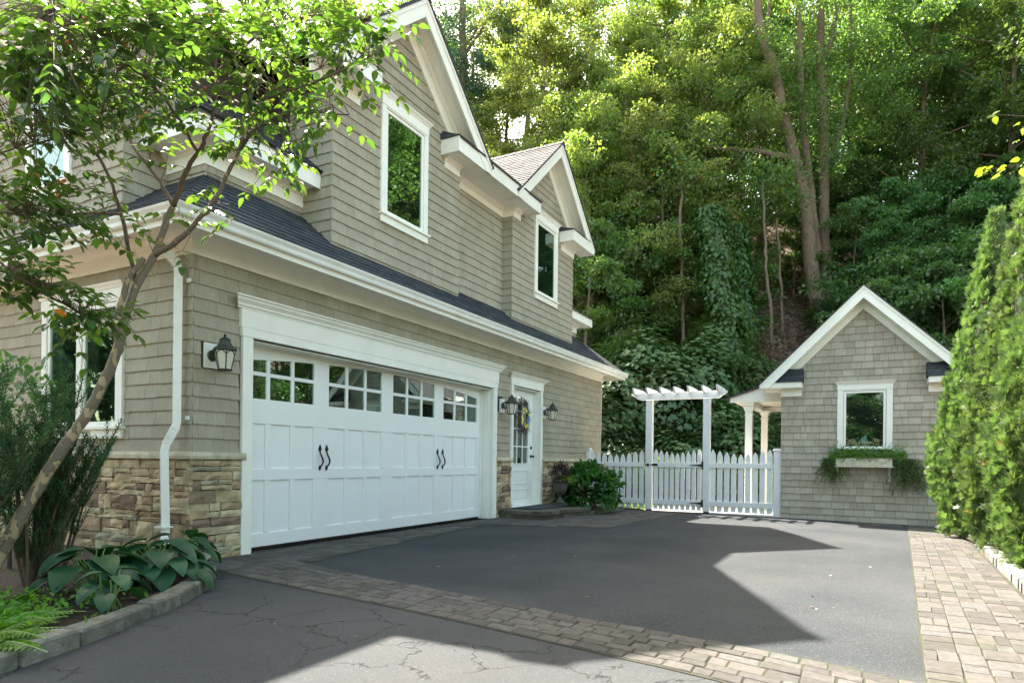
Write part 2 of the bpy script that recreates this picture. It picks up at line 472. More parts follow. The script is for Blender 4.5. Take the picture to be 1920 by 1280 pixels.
    h2 = nn(n, 'ShaderNodeMath', operation='MULTIPLY'); h2.inputs[1].default_value = 3; l.new(b.outputs[0], h2.inputs[0]); l.new(h2.outputs[0], h.inputs[1])
    bu = nn(n, 'ShaderNodeBump'); bu.inputs['Distance'].default_value = 0.004; l.new(h.outputs[0], bu.inputs['Height'])
    l.new(bu.outputs[0], p.inputs['Normal'])
    return m
asphalt = asphalt_material()

def litter_material():
    m, n, l, p = mat_base('leaf_litter')
    tc = nn(n, 'ShaderNodeTexCoord')
    v = nn(n, 'ShaderNodeTexVoronoi'); v.inputs['Scale'].default_value = 5.5
    l.new(tc.outputs['Object'], v.inputs['Vector'])
    sx = nn(n, 'ShaderNodeSeparateColor'); l.new(v.outputs['Color'], sx.inputs[0])
    cr = nn(n, 'ShaderNodeValToRGB')
    E_ = cr.color_ramp.elements
    E_[0].color = (0.05, 0.032, 0.022, 1); E_[1].color = (0.36, 0.25, 0.19, 1)
    e = E_.new(0.55); e.color = (0.16, 0.10, 0.07, 1)
    l.new(sx.outputs[0], cr.inputs[0])
    g = nn(n, 'ShaderNodeTexNoise'); g.inputs['Scale'].default_value = 0.5; g.inputs['Detail'].default_value = 6; l.new(tc.outputs['Object'], g.inputs['Vector'])
    gr = nn(n, 'ShaderNodeMapRange'); gr.inputs[1].default_value = 0.5; gr.inputs[2].default_value = 0.62; l.new(g.outputs[0], gr.inputs[0])
    m2 = nn(n, 'ShaderNodeMix', data_type='RGBA'); m2.inputs[7].default_value = (0.02, 0.035, 0.012, 1)
    gm = nn(n, 'ShaderNodeMath', operation='MULTIPLY'); gm.inputs[1].default_value = 0.6; l.new(gr.outputs[0], gm.inputs[0])
    l.new(gm.outputs[0], m2.inputs[0]); l.new(cr.outputs[0], m2.inputs[6])
    l.new(m2.outputs[2], p.inputs['Base Color']); p.inputs['Roughness'].default_value = 0.9
    bu = nn(n, 'ShaderNodeBump'); bu.inputs['Distance'].default_value = 0.06; l.new(sx.outputs[1], bu.inputs['Height']); l.new(bu.outputs[0], p.inputs['Normal'])
    return m
litter = litter_material()

def kousa_bark():
    m, n, l, p = mat_base('kousa_bark')
    tc = nn(n, 'ShaderNodeTexCoord')
    w = nn(n, 'ShaderNodeTexNoise'); w.inputs['Scale'].default_value = 17; w.inputs['Detail'].default_value = 2
    mp = nn(n, 'ShaderNodeMapping'); mp.inputs['Scale'].default_value = (1, 1, 0.55)
    l.new(tc.outputs['Object'], mp.inputs[0]); l.new(mp.outputs[0], w.inputs['Vector'])
    w2 = nn(n, 'ShaderNodeTexNoise'); w2.inputs['Scale'].default_value = 60; w2.inputs['Detail'].default_value = 4; l.new(tc.outputs['Object'], w2.inputs['Vector'])
    ad = nn(n, 'ShaderNodeMath', operation='MULTIPLY_ADD'); ad.inputs[1].default_value = 0.10; l.new(w2.outputs[0], ad.inputs[0]); l.new(w.outputs[0], ad.inputs[2])
    xyz = nn(n, 'ShaderNodeSeparateXYZ'); l.new(tc.outputs['Object'], xyz.inputs[0])
    hz = nn(n, 'ShaderNodeMapRange'); hz.inputs[1].default_value = 0.4; hz.inputs[2].default_value = 2.0; hz.inputs[3].default_value = 0.035; hz.inputs[4].default_value = -0.05
    l.new(xyz.outputs[2], hz.inputs[0])
    a2 = nn(n, 'ShaderNodeMath', operation='ADD'); l.new(ad.outputs[0], a2.inputs[0]); l.new(hz.outputs[0], a2.inputs[1])
    mr = nn(n, 'ShaderNodeMapRange'); mr.inputs[1].default_value = 0.575; mr.inputs[2].default_value = 0.60; l.new(a2.outputs[0], mr.inputs[0])
    br = nn(n, 'ShaderNodeMix', data_type='RGBA'); br.inputs[6].default_value = (0.13, 0.105, 0.075, 1); br.inputs[7].default_value = (0.23, 0.19, 0.135, 1)
    l.new(w2.outputs[0], br.inputs[0])
    m2 = nn(n, 'ShaderNodeMix', data_type='RGBA'); m2.inputs[7].default_value = (0.40, 0.31, 0.185, 1)
    l.new(mr.outputs[0], m2.inputs[0]); l.new(br.outputs[2], m2.inputs[6])
    l.new(m2.outputs[2], p.inputs['Base Color']); p.inputs['Roughness'].default_value = 0.8
    iv = nn(n, 'ShaderNodeMath', operation='MULTIPLY_ADD'); iv.inputs[1].default_value = -1; l.new(mr.outputs[0], iv.inputs[0]); l.new(w2.outputs[0], iv.inputs[2])
    bu = nn(n, 'ShaderNodeBump'); bu.inputs['Distance'].default_value = 0.008; l.new(iv.outputs[0], bu.inputs['Height']); l.new(bu.outputs[0], p.inputs['Normal'])
    return m
kbark = kousa_bark()

# ------------------------------------------------------------------ ground and setting
def hill(x, y):
    D = x * math.cos(0.38) + y * math.sin(0.38)
    t = max(0.0, D - 19.0)
    z = 0.0
    if t > 0:
        z = 0.72 * t * smooth(0, 3, t) if t < 24 else 0.72 * 24 + 0.18 * (t - 24)
    z += noise.noise(Vector((x * 0.25, y * 0.25, 0))) * 0.5 * smooth(0, 5, t)
    return z

def ground_z(x, y):
    return gz(x, y) - 0.03 + hill(x, y)

def sheet(name, xs, ys, zf, mat, kind='structure', keep=None, smooth_=True):
    mb = MB(); idx = {}
    for i, x in enumerate(xs):
        for j, y in enumerate(ys):
            idx[i, j] = len(mb.v); mb.v.append((x, y, zf(x, y)))
    for i in range(len(xs) - 1):
        for j in range(len(ys) - 1):
            if keep and not keep((xs[i] + xs[i + 1]) / 2, (ys[j] + ys[j + 1]) / 2): continue
            mb.f.append([idx[i, j], idx[i + 1, j], idx[i + 1, j + 1], idx[i, j + 1]]); mb.r.append(0.5)
    o = mb.build(name, mat, None, smooth_, kind=kind)
    return o

xs = [-300, -150, -80, -40, -20] + [-10 + 2 * i for i in range(13)] + [15 + 1.0 * i for i in range(45)] + [65, 80, 110, 160, 300]
ys = [-300, -150, -80, -60] + [-50 + 2.0 * i for i in range(50)] + [55, 65, 90, 150, 300]
sheet('ground', xs, ys, ground_z, litter)

def lin(a, b, n): return [a + (b - a) * i / n for i in range(n + 1)]
sheet('driveway', lin(-8, 15.1, 80), lin(-2.2, 8.5, 40), lambda x, y: gz(x, y), asphalt,
      keep=lambda x, y: not (x > 4.4 and y > 6.05))

joint_mat = M('mossy_sand_joint', (0.028, 0.028, 0.018), (0.035, 0.035, 0.02), rough=1.0, ns=3, na=0.4, dirt=((0.045, 0.065, 0.015), 0.8), dscale=2.2)

def paver_piece(quad, z0, top, jit=0.0045, r=None, chamf=0.006):
    """quad: four (x,y) corners ccw -> a tumbled block with worn edges"""
    mb = MB()
    cx = sum(q[0] for q in quad) / len(quad); cy = sum(q[1] for q in quad) / len(quad)
    dz = random.uniform(-0.003, 0.003)
    tl = (random.uniform(-1, 1) * 0.012, random.uniform(-1, 1) * 0.012)
    base, mid, tp = [], [], []
    for x, y in quad:
        x += random.uniform(-jit, jit); y += random.uniform(-jit, jit)
        L = math.hypot(x - cx, y - cy) or 1
        g = gz(x, y)
        zt = top + dz + tl[0] * (x - cx) + tl[1] * (y - cy)
        base.append((x, y, g + z0)); mid.append((x, y, g + zt - chamf * 0.8))
        tp.append((x - (x - cx) / L * chamf * 1.3, y - (y - cy) / L * chamf * 1.3, g + zt))
    k = len(quad)
    fs = [[2 * k + i for i in range(k)]]
    for i in range(k):
        j = (i + 1) % k
        fs.append([i, j, k + j, k + i]); fs.append([k + i, k + j, 2 * k + j, 2 * k + i])
    mb._add(base + mid + tp, fs, r)
    return mb

def paver_field(pc, parent, mapping, L, Wd, rows, top=0.010, z0=-0.002, lmin=0.12, lmax=0.27, inside=None, brk=0.35):
    """rows: widths across; mapping(s,t)->(x,y)"""
    t = 0
    while t < Wd - 0.03:
        w = min(random.choice(rows), Wd - t)
        if Wd - t - w < 0.07: w = Wd - t
        s = -random.random() * 0.15
        while s < L:
            ln = random.uniform(lmin, lmax)
            subs = [(t, t + w)]
            if w > 0.17 and random.random() < brk:
                q = t + w * random.uniform(0.4, 0.6); subs = [(t, q), (q, t + w)]
            a, b = max(0, s), min(L, s + ln)
            if b - a > 0.05:
                for t0, t1 in subs:
                    g = 0.0032
                    q = [mapping(a + g, t0 + g), mapping(b - g, t0 + g), mapping(b - g, t1 - g), mapping(a + g, t1 - g)]
                    m = (sum(p[0] for p in q) / 4, sum(p[1] for p in q) / 4)
                    if inside is None or inside(*m):
                        ar = sum(q[i][0] * q[(i + 1) % 4][1] - q[(i + 1) % 4][0] * q[i][1] for i in range(4))
                        if ar < 0: q = q[::-1]
                        pc.add(paver_piece(q, z0, top), parent)
            s += ln
        t += w

def poly_sheet(name, pts, dz, mat, kind='structure', parent=None):
    mb = MB()
    mb._add([(x, y, gz(x, y) + dz) for x, y in pts], [list(range(len(pts)))], 0.5)
    return mb.build(name, mat, parent, kind=kind)

# paver band across the drive: far edge and near edge measured polylines (x as a function of y)
FARE = [(-0.8, 3.66), (-0.22, 3.776), (0.13, 3.9), (0.45, 3.98), (0.92, 4.06), (1.62, 4.17), (2.28, 4.31), (2.8, 4.42), (3.79, 4.60), (4.23, 4.68), (5.12, 4.93), (6.0, 5.15)]
NEARE = [(-0.8, 2.95), (-0.22, 3.1), (0.3, 3.25), (0.77, 3.39), (1.13, 3.45), (1.53, 3.53), (2.31, 3.68), (3.31, 3.84), (4.31, 3.98), (5.2, 4.12), (6.0, 4.2)]
def pl(tab, y):
    if y <= tab[0][0]: return tab[0][1]
    for (a, b), (c, d) in zip(tab, tab[1:]):
        if y <= c: return b + (d - b) * (y - a) / (c - a)
    return tab[-1][1]
def band_map(s, t):
    y = -0.75 + s
    n0, n1 = pl(NEARE, y), pl(FARE, y)
    return (n0 + (n1 - n0) * t / 0.74, y)
yy = lin(-0.75, 5.95, 24)
pb = poly_sheet('paver_band', [(pl(FARE, y) + 0.02, y) for y in yy] + [(pl(NEARE, y) - 0.02, y) for y in reversed(yy)], 0.004, joint_mat)
tag(pb, 'curved band of tumbled pavers crossing the asphalt drive')
pc = Pieces('paver', paver_mat, 300)
paver_field(pc, pb, band_map, 6.0, 0.74, [0.10, 0.13, 0.15], lmin=.10, lmax=.23, inside=lambda x, y: y < 5.2)
pc.flush(pb)
# apron in front of the garage, widening towards the gate
def apron_in(x, y):
    if y > 5.96: return False
    lim = 5.05 + (x - 5.0) * 0.11 if x < 9.3 else 5.5
    if x < 4.95: return x > 4.15 and y > 5.18
    if x > 9.4: lim = max(3.57, 5.5 - (x - 9.4) * 3.2)
    if x > 10.62 and x < 12.9 and y > 5.0: return False
    if x > 12.9 and y > 4.95 + (15.2 - x) * 0.2: return False
    return y > lim
apts = [(4.15, 5.15), (4.95, 5.05), (9.3, 5.5), (9.42, 5.48), (10.05, 3.6), (15.1, 3.57), (15.1, 6.0), (4.15, 6.0)]
pa = MB()
for (x0, x1) in ((4.15, 5.0), (5.0, 7.2), (7.2, 9.4), (9.4, 10.05), (10.05, 11.5), (11.5, 13), (13, 14.2), (14.2, 15.1)):
    lo = lambda x: (5.12 if x < 4.9 else 5.05 + (x - 5.0) * 0.11 if x <= 9.3 else max(3.57, 5.5 - (x - 9.4) * 3.0)) - 0.02
    q = [(x0, lo(x0)), (x1, lo(x1)), (x1, 6.0), (x0, 6.0)]
    pa._add([(x, y, gz(x, y) + 0.0045) for x, y in q], [[0, 1, 2, 3]], 0.5)
pao = pa.build('paver_apron', joint_mat, kind='structure')
tag(pao, 'mossy paver apron along the garage door and around the doorstep')
pc = Pieces('paver', paver_mat, 300)
paver_field(pc, pao, lambda s, t: (4.15 + s, 3.55 + t), 10.95, 2.42, [0.15, 0.2, 0.22], inside=apron_in, brk=0.2)
pc.flush(pao)
# paver strip down the right side
def RL(x): return -0.30 - 0.048 * (x - 3.8) if x > 3.8 else -0.30
def RR(x): return -1.16 - 0.04 * (x - 6.2)
def strip_map(s, t):
    x = 0.6 + s
    return (x, RR(x) + (RL(x) - RR(x)) * t / 0.85)
ps = MB()
xx = lin(0.6, 14.95, 14)
for a, b in zip(xx, xx[1:]):
    ps._add([(a, RR(a) - .03, gz(a, -1) + .005), (b, RR(b) - .03, gz(b, -1) + .005), (b, RL(b) + .012, gz(b, -.5) + .005), (a, RL(a) + .012, gz(a, -.5) + .005)], [[0, 1, 2, 3]], 0.5)
pso = ps.build('paver_strip', joint_mat, kind='structure')
tag(pso, 'sunlit strip of tan pavers along the cobble kerb')
pc = Pieces('paver', paver_mat, 300)
paver_field(pc, pso, strip_map, 14.3, 0.85, [0.11, 0.14, 0.19], lmin=.11, lmax=.25, brk=0.3, top=0.012)
paver_field(pc, pso, lambda s, t: (14.3 + t, -0.75 + s), 0.9, 0.65, [0.15, 0.2], top=0.012)
pc.flush(pso)

# cobble kerb
kb = empty('cobble_kerb', (9, -1.4, 0), 'low kerb of white granite cobbles between paver strip and arborvitae', 'kerb')
pc = Pieces('cobble', cobble_mat, 300)
x = 2.0
while x < 13.3:
    ln = random.uniform(0.16, 0.25)
    for k in range(1):
        y1 = RR(x) - 0.035; w = random.uniform(0.14, 0.18)
        sl = -0.04
        q = [(x + .005, y1 - w + sl * 0), (x + ln - .005, y1 - w + sl * ln), (x + ln - .005, y1 + sl * ln), (x + .005, y1)]
        pc.add(paver_piece(q, -0.01, random.uniform(0.085, 0.105), 0.008, chamf=0.018), kb)
    x += ln
pc.flush(kb)

# planting beds
bed_edge = [(-1.2, 3.3), (0.2, 3.52), (1.0, 3.68), (1.75, 3.87), (2.15, 4.02), (2.97, 4.42), (3.55, 4.85), (3.89, 5.22), (4.12, 5.62), (4.22, 5.93)]
def bed_y(x): return pl([(a, b) for a, b in bed_edge], x)
def mulch_z(x, y): return 0.045 + 0.03 * noise.noise(Vector((x * 2, y * 2, 0))) + 0.015 * noise.noise(Vector((x * 9, y * 9, 3)))
mb = MB()
gx = lin(-1.2, 4.22, 60)
for i in range(len(gx) - 1):
    rows_ = 36
    for j in range(rows_):
        q = []
        for x, jj in ((gx[i], j), (gx[i + 1], j), (gx[i + 1], j + 1), (gx[i], j + 1)):
            y0 = bed_y(x) + 0.05
            y = y0 + (10.5 - y0) * (jj / rows_) ** 1.3
            q.append((x, y, mulch_z(x, y)))
        mb._add(q, [[0, 1, 2, 3]], 0.5)
mb.build('mulch_bed', mulch_mat, smooth_=True, kind='structure')
eb = empty('stone_bed_edging', (2.5, 4.3, 0), 'curved row of weathered grey blocks edging the hosta bed', 'edging')
pc = Pieces('edging_block', edging_mat, 300)
# walk the polyline
acc = []
for (a, b), (c, d) in zip(bed_edge, bed_edge[1:]):
    n = int(math.hypot(c - a, d - b) / 0.02) + 1
    acc += [(a + (c - a) * i / n, b + (d - b) * i / n) for i in range(n)]
acc.append(bed_edge[-1])
i = 0
flip = 0
while i < len(acc) - 6:
    ln = random.choice([6, 17, 15, 19, 6]) if random.random() > 0.3 else 17
    j = min(len(acc) - 1, i + ln)
    P, Q = Vector((*acc[i], 0)), Vector((*acc[j], 0))
    d = (Q - P).normalized(); nrm = Vector((d.y, -d.x, 0))
    P2, Q2 = P + d * 0.006, Q - d * 0.006
    w = random.uniform(0.10, 0.13)
    q = [(P2 - nrm * 0.02)[:2], (P2 + nrm * w)[:2], (Q2 + nrm * w)[:2], (Q2 - nrm * 0.02)[:2]]
    ar = sum(q[k][0] * q[(k + 1) % 4][1] - q[(k + 1) % 4][0] * q[k][1] for k in range(4))
    if ar < 0: q = q[::-1]
    pc.add(paver_piece(q, -0.01, random.uniform(0.085, 0.11), 0.008, chamf=0.02), eb)
    i = j
pc.flush(eb)

bedr = sheet('ivy_bed_soil', lin(1.0, 15.0, 20), lin(-6, -1.36, 6), lambda x, y: gz(x, y) + 0.05, mulch_mat, keep=None)

# ------------------------------------------------------------------ the house
HZ = 1.125      # course datum
EXP = 0.1435
house = empty('garage_house', (10.2, 6, 0), 'taupe shingled house with white garage door and two steep gabled bays', 'house')
FF = Fr((0, 6.0, 0), (1, 0, 0), (0, -1, 0))
FL = Fr((4.305, 0, 0), (0, 1, 0), (-1, 0, 0))
FR_ = Fr((16.15, 0, 0), (0, 1, 0), (1, 0, 0))

def shingles(pc, parent, fr, region, holes=(), e=EXP, datum=HZ, wmin=0.09, wmax=0.25, t0=0.004, t1=0.021, off=0.0, gap=0.0022):
    us = [p[0] for p in region]; vs = [p[1] for p in region]
    k0 = math.floor((min(vs) - datum) / e); k1 = math.ceil((max(vs) - datum) / e)
    for k in range(k0, k1):
        v0 = datum + k * e; v1 = v0 + e
        u = min(us) - random.random() * 0.2
        wob = random.uniform(-0.0015, 0.0015)
        while u < max(us):
            w = random.uniform(wmin, wmax)
            a, b = u + gap / 2, u + w - gap / 2
            u += w
            segs = [(a, b)]
            vm = (v0 + v1) / 2
            for (h0, h1, z0, z1) in holes:
                if z0 < vm < z1:
                    ns_ = []
                    for (x0, x1) in segs:
                        if x1 <= h0 or x0 >= h1: ns_.append((x0, x1)); continue
                        if x0 < h0: ns_.append((x0, h0))
                        if x1 > h1: ns_.append((h1, x1))
                    segs = ns_
            for (x0, x1) in segs:
                if x1 - x0 < 0.012: continue
                dv = random.uniform(-0.0035, 0.0035) + wob
                q = clip_poly([(x0, v0 + dv), (x1, v0 + dv + random.uniform(-.0015, .0015)), (x1, v1 + 0.004), (x0, v1 + 0.004)], region)
                if len(q) < 3: continue
                ar = abs(sum(q[i][0] * q[(i + 1) % len(q)][1] - q[(i + 1) % len(q)][0] * q[i][1] for i in range(len(q)))) / 2
                if ar < 0.0004: continue
                tb = t1 + random.uniform(-0.002, 0.003)
                mb = MB(); n = len(q)
                top = [fr.p(a_, b_, off + t0 + (tb - t0) * max(0, min(1, (v1 - b_) / e))) for a_, b_ in q]
                bot = [fr.p(a_, b_, off - 0.004) for a_, b_ in q]
                sg = sum(q[i][0] * q[(i + 1) % n][1] - q[(i + 1) % n][0] * q[i][1] for i in range(n)) < 0
                fs = [list(range(n))] + [[n + i, n + (i + 1) % n, (i + 1) % n, i] for i in range(n)]
                mb._add(top + bot, fs, random.random(), fr.flip != sg)
                pc.add(mb, parent)

SH = Pieces('wall_shingle', shingle_mat, 300)
RS = Pieces('roof_shingle', roof_mat, 300)
ST = Pieces('stone', stone_mat, 300)

def wallpart(name, fr, rects, mat=wall_back, th=0.15, polys=()):
    mb = MB()
    for (u0, u1, v0, v1) in rects: mb.box(fr, u0, u1, v0, v1, -th, -0.003)
    for p in polys: mb.prism(fr, p, -th, -0.003)
    return mb.build(name, mat, house)

def rakepoly(cu, za, sl, d0, d1, side, uend, vmin=None, umin=0.0):
    """band between lines z=za-d0-sl*|u| and z=za-d1-sl*|u| from centre to uend (distance)"""
    q = [(umin, za - d0 - sl * umin), (uend, za - d0 - sl * uend), (uend, za - d1 - sl * uend), (umin, za - d1 - sl * umin)]
    if vmin is not None: q = clip_half(q, 0, 1, -vmin)
    return [(cu + side * a, b) for a, b in q]

# ---- generic window --------------------------------------------------------
def window(fr, u0, u1, v0, v1, par, label, head=True, mull=None, curtain_at=None, sill=True, casing=0.10, back=dark_in, headw=0.14):
    """casing outer box u0..u1, v0..v1"""
    w = empty_child('window', par); w['label'] = label
    mb = MB()
    c = casing
    mb.box(fr, u0, u0 + c, v0, v1, 0.0, 0.045); mb.box(fr, u1 - c, u1, v0, v1, 0.0, 0.045)
    mb.box(fr, u0 + c + .0005, u1 - c - .0005, v1 - 0.02, v1, 0.0, 0.044)
    if not sill: mb.box(fr, u0 + c + .0005, u1 - c - .0005, v0, v0 + 0.03, 0.0, 0.044)
    mb.build('casing', white, w, bevel=0.003)
    if head:
        h = MB()
        h.box(fr, u0 - 0.005, u1 + 0.005, v1 + 0.001, v1 + headw, 0.0, 0.052)
        h.prof(fr, [(0, v1 + headw + .001), (0.06, v1 + headw + .001), (0.066, v1 + headw + 0.02), (0.095, v1 + headw + 0.045), (0.10, v1 + headw + 0.06), (0, v1 + headw + 0.06)], u0, u1, 0.5, 0.5)
        h.build('head', white, w, bevel=0.002)
    if sill:
        h = MB()
        h.box(fr, u0 - 0.025, u1 + 0.025, v0 - 0.03, v0 - 0.001, 0.0, 0.085)
        h.box(fr, u0, u1, v0 - 0.13, v0 - 0.031, 0.0, 0.05)
        h.build('sill', white, w, bevel=0.003)
    bays = [(u0 + c, u1 - c)] if mull is None else [(u0 + c, mull - 0.035), (mull + 0.035, u1 - c)]
    if mull is not None:
        MB().box(fr, mull - 0.034, mull + 0.034, v0, v1 - 0.021, 0.001, 0.04).build('mullion', white, w, bevel=0.002)
    for i, (a, b) in enumerate(bays):
        s_ = MB(); t = 0.045; a += 0.006; b -= 0.006; y0, y1 = v0 + 0.004, v1 - 0.026
        s_.box(fr, a, a + t, y0, y1, 0.002, 0.028); s_.box(fr, b - t, b, y0, y1, 0.002, 0.028)
        s_.box(fr, a + t + .0004, b - t - .0004, y0, y0 + t + 0.012, 0.002, 0.0275); s_.box(fr, a + t + .0004, b - t - .0004, y1 - t, y1, 0.002, 0.0275)
        s_.build('sash', white, w, bevel=0.002)
        MB().box(fr, a + t - 0.003, b - t + 0.003, y0 + t, y1 - t + 0.003, 0.012, 0.016).build('pane', glass, w)
        MB().box(fr, a + t - 0.004, b - t + 0.004, y0 + t, y1 - t + 0.004, -0.004, 0.002).build('interior', back, w)
        if curtain_at:
            k = curtain_at
            MB().box(fr, a + t + (b - a - 2 * t) * k[0], a + t + (b - a - 2 * t) * k[1], y0 + t + 0.01, y1 - t - 0.01, 0.003, 0.008).build('curtain', curtain, w)
    return w

def empty_child(name, par):
    o = bpy.data.objects.new(name, None); C.objects.link(o); o.parent = par; o.empty_display_size = 0.1
    return o

# three levels only: windows are parts of the house, so their pieces are sub-parts
# ---- lower front wall
GX0, GX1, GZT = 5.03, 10.42, 2.385
DX0, DX1, DZT = 11.21, 12.43, 2.53
lf = wallpart('front_wall', FF, [(4.305, GX0, 0, 3.3), (GX0, GX1, GZT, 3.3), (GX1, DX0, -0.03, 3.3), (DX0, DX1, DZT, 3.3), (DX1, 16.15, -0.2, 3.3)], th=0.25)
holes = [(4.98, 10.5, 0, 2.42), (4.88, 10.62, 0, 2.74), (11.13, 12.53, 0, 2.53), (11.11, 12.62, 2.4, 2.70), (4.405, 4.585, 2.0, 2.26), (10.62, 10.82, 1.98, 2.22)]
shingles(SH, lf, FF, [(4.315, HZ), (16.15, HZ), (16.15, 3.14), (4.315, 3.14)], holes=holes, wmin=0.10, wmax=0.34)
# ---- lower side wall
ls = wallpart('side_wall', FL, [(6.0, 11.0, 0, 3.3)])
shingles(SH, ls, FL, [(5.982, HZ), (11.0, HZ), (11.0, 3.14), (5.982, 3.14)], holes=[(7.12, 8.7, 1.30, 2.98)], wmin=0.10, wmax=0.3)
wallpart('end_wall', FR_, [(6.0, 11.0, -0.2, 3.3)])
# ---- stone base
def stone_piece(fr, u0, u1, v0, v1, n1):
    mb = MB(); j = 0.007
    us = [u0, u0 + (u1 - u0) * 0.33, u0 + (u1 - u0) * 0.67, u1]; vs_ = [v0, (v0 + v1) / 2 + random.uniform(-.01, .01), v1]
    cj = {k: (random.uniform(-j, j), random.uniform(-j, j)) for k in ((0, 0), (3, 0), (0, 2), (3, 2))}
    P = []
    for b, v in enumerate(vs_):
        for a, u in enumerate(us):
            edge = a in (0, 3) or b in (0, 2)
            du, dv = cj.get((a, b), (random.uniform(-.004, .004), random.uniform(-.004, .004)))
            nn_ = n1 + (random.uniform(-0.012, 0.0) if edge else random.uniform(-0.002, 0.010))
            P.append((u + du, v + dv, nn_))
    top = [fr.p(*q) for q in P]
    fs = [[b * 4 + a, b * 4 + a + 1, b * 4 + a + 5, b * 4 + a + 4] for b in range(2) for a in range(3)]
    ring = [0, 1, 2, 3, 7, 11, 10, 9, 8, 4]
    bot = [fr.p(P[i][0], P[i][1], 0.0) for i in ring]
    for i in range(10):
        k = (i + 1) % 10
        fs.append([12 + i, 12 + k, ring[k], ring[i]])
    mb._add(top + bot, fs, None, fr.flip)
    return mb

def stones(pc, parent, fr, u0, u1, v0, v1, depth=0.05):
    # irregular ledgestone: columns of strips with broken coursing
    v = v0
    blocks = []
    while v < v1 - 0.02:
        h = random.choice([0.09, 0.11, 0.13, 0.16])
        if v1 - v - h < 0.06: h = v1 - v
        u = u0 - random.random() * 0.12
        while u < u1:
            w = random.uniform(0.20, 0.42)
            a, b = max(u0, u), min(u1, u + w)
            if u1 - b < 0.06: b = u1; w = b - u + 0.001
            if b - a > 0.03:
                r = random.random()
                if r < 0.34 or h < .1: blocks.append((a, b, v, v + h))
                elif r < 0.86:
                    q = v + h * random.uniform(0.35, 0.65)
                    blocks.append((a, b, v, q))
                    if random.random() < 0.5 and b - a > 0.22:
                        m = a + (b - a) * random.uniform(0.35, 0.65); blocks += [(a, m, q, v + h), (m, b, q, v + h)]
                    else: blocks.append((a, b, q, v + h))
                else:
                    m = a + (b - a) * random.uniform(0.35, 0.65); q = v + h * random.uniform(0.4, 0.6)
                    blocks.append((a, m, v, v + h)); blocks += [(m, b, v, q), (m, b, q, v + h)]
            u += w
        v += h
    for (a, b, c_, d) in blocks:
        if b - a < 0.02: continue
        pc.add(stone_piece(fr, a + 0.004, b - 0.004, c_ + 0.0035, d - 0.0035, depth + random.uniform(-0.016, 0.014)), parent)

sb = empty_child('stone_base', house)
mortar_m = M('dark_mortar', (0.06, 0.055, 0.042), rough=1.0, ns=30, na=0.3)
for a, b in ((4.305, 4.90), (10.55, 11.13), (12.53, 16.15)): MB().box(FF, a, b, gz((a + b) / 2, 6) - 0.05, 1.04, -0.002, 0.022).build('mortar_backing', mortar_m, sb)
MB().box(FL, 5.98, 11.0, -0.05, 1.04, -0.002, 0.022).build('mortar_backing', mortar_m, sb)
stones(ST, sb, FF, 4.262, 4.895, 0.0, 1.045)
stones(ST, sb, FF, 10.56, 11.13, -0.02, 1.045)
stones(ST, sb, FF, 12.54, 15.1, -0.07, 1.045)
stones(ST, sb, FL, 5.952, 10.4, -0.02, 1.045)
def ledge(fr, u0, u1, n=0.085, m0=0, m1=0):
    u = u0
    while u < u1 - 0.01:
        w = min(random.uniform(0.45, 0.8), u1 - u)
        if u1 - u - w < 0.15: w = u1 - u
        MB().prof(fr, [(0, 1.048), (n - 0.012, 1.048), (n, 1.058 + random.uniform(-.003, .003)), (n + 0.003, 1.09), (n - 0.008, 1.122), (0, 1.132)], u + 0.002, u + w - 0.002, m0 if u == u0 else 0, m1 if u + w >= u1 - 1e-6 else 0).build('ledge_stone', ledge_mat, sb)
        u += w
ledge(FF, 4.305, 4.93, m0=1); ledge(FF, 10.54, 11.15); ledge(FF, 12.51, 15.1); ledge(FL, 6.0, 10.4, m0=1)

# ---- eave trim of the lower roof: frieze, crown, soffit, fascia, gutter on front, side and end
FB = 3.135
def eave(fr, u0, u1, m0, m1, par):
    MB().prof(fr, [(0, FB), (0.028, FB), (0.028, 3.272), (0, 3.272)], u0, u1, m0, m1).build('frieze_board', white, par)
    cr = [(0.0, 3.2725), (0.034, 3.2725), (0.040, 3.285), (0.052, 3.289), (0.060, 3.305), (0.085, 3.325), (0.12, 3.34), (0.14, 3.343), (0.14, 3.353), (0, 3.353)]
    MB().prof(fr, [(n, v - 0.052) for n, v in cr][:0] or [(n, v) for n, v in cr], u0, u1, m0, m1).build('crown_moulding', white, par)
    MB().prof(fr, [(0.0, 3.3535), (0.47, 3.3535), (0.47, 3.365), (0, 3.365)][:0] or [(0.1405, 3.215 + 0.13), (0.47, 3.215 + 0.13), (0.47, 3.355), (0.1405, 3.355)], u0, u1, m0, m1).build('soffit', white, par)
    MB().prof(fr, [(0.4705, 3.225), (0.492, 3.225), (0.492, 3.40), (0.4705, 3.40)], u0, u1, m0, m1).build('fascia', white, par, bevel=0.002)
    g = [(0.4925, 3.285), (0.535, 3.285), (0.545, 3.30), (0.548, 3.335), (0.568, 3.37), (0.572, 3.392), (0.56, 3.396), (0.558, 3.385), (0.541, 3.345), (0.535, 3.295), (0.50, 3.293), (0.4925, 3.293)]
    MB().prof(fr, g, u0, u1, m0, m1).build('gutter', gutter_white, par)
    MB().prof(fr, [(0.499, 3.296), (0.53, 3.296), (0.55, 3.372), (0.4995, 3.372)], u0, u1, m0, m1).build('gutter_debris', rubber, par)
eave(FF, 4.305, 16.15, 1, 1, house)
eave(FL, 6.0, 11.0, 1, 0, house)
eave(FR_, 6.0, 11.0, 1, 0, house)

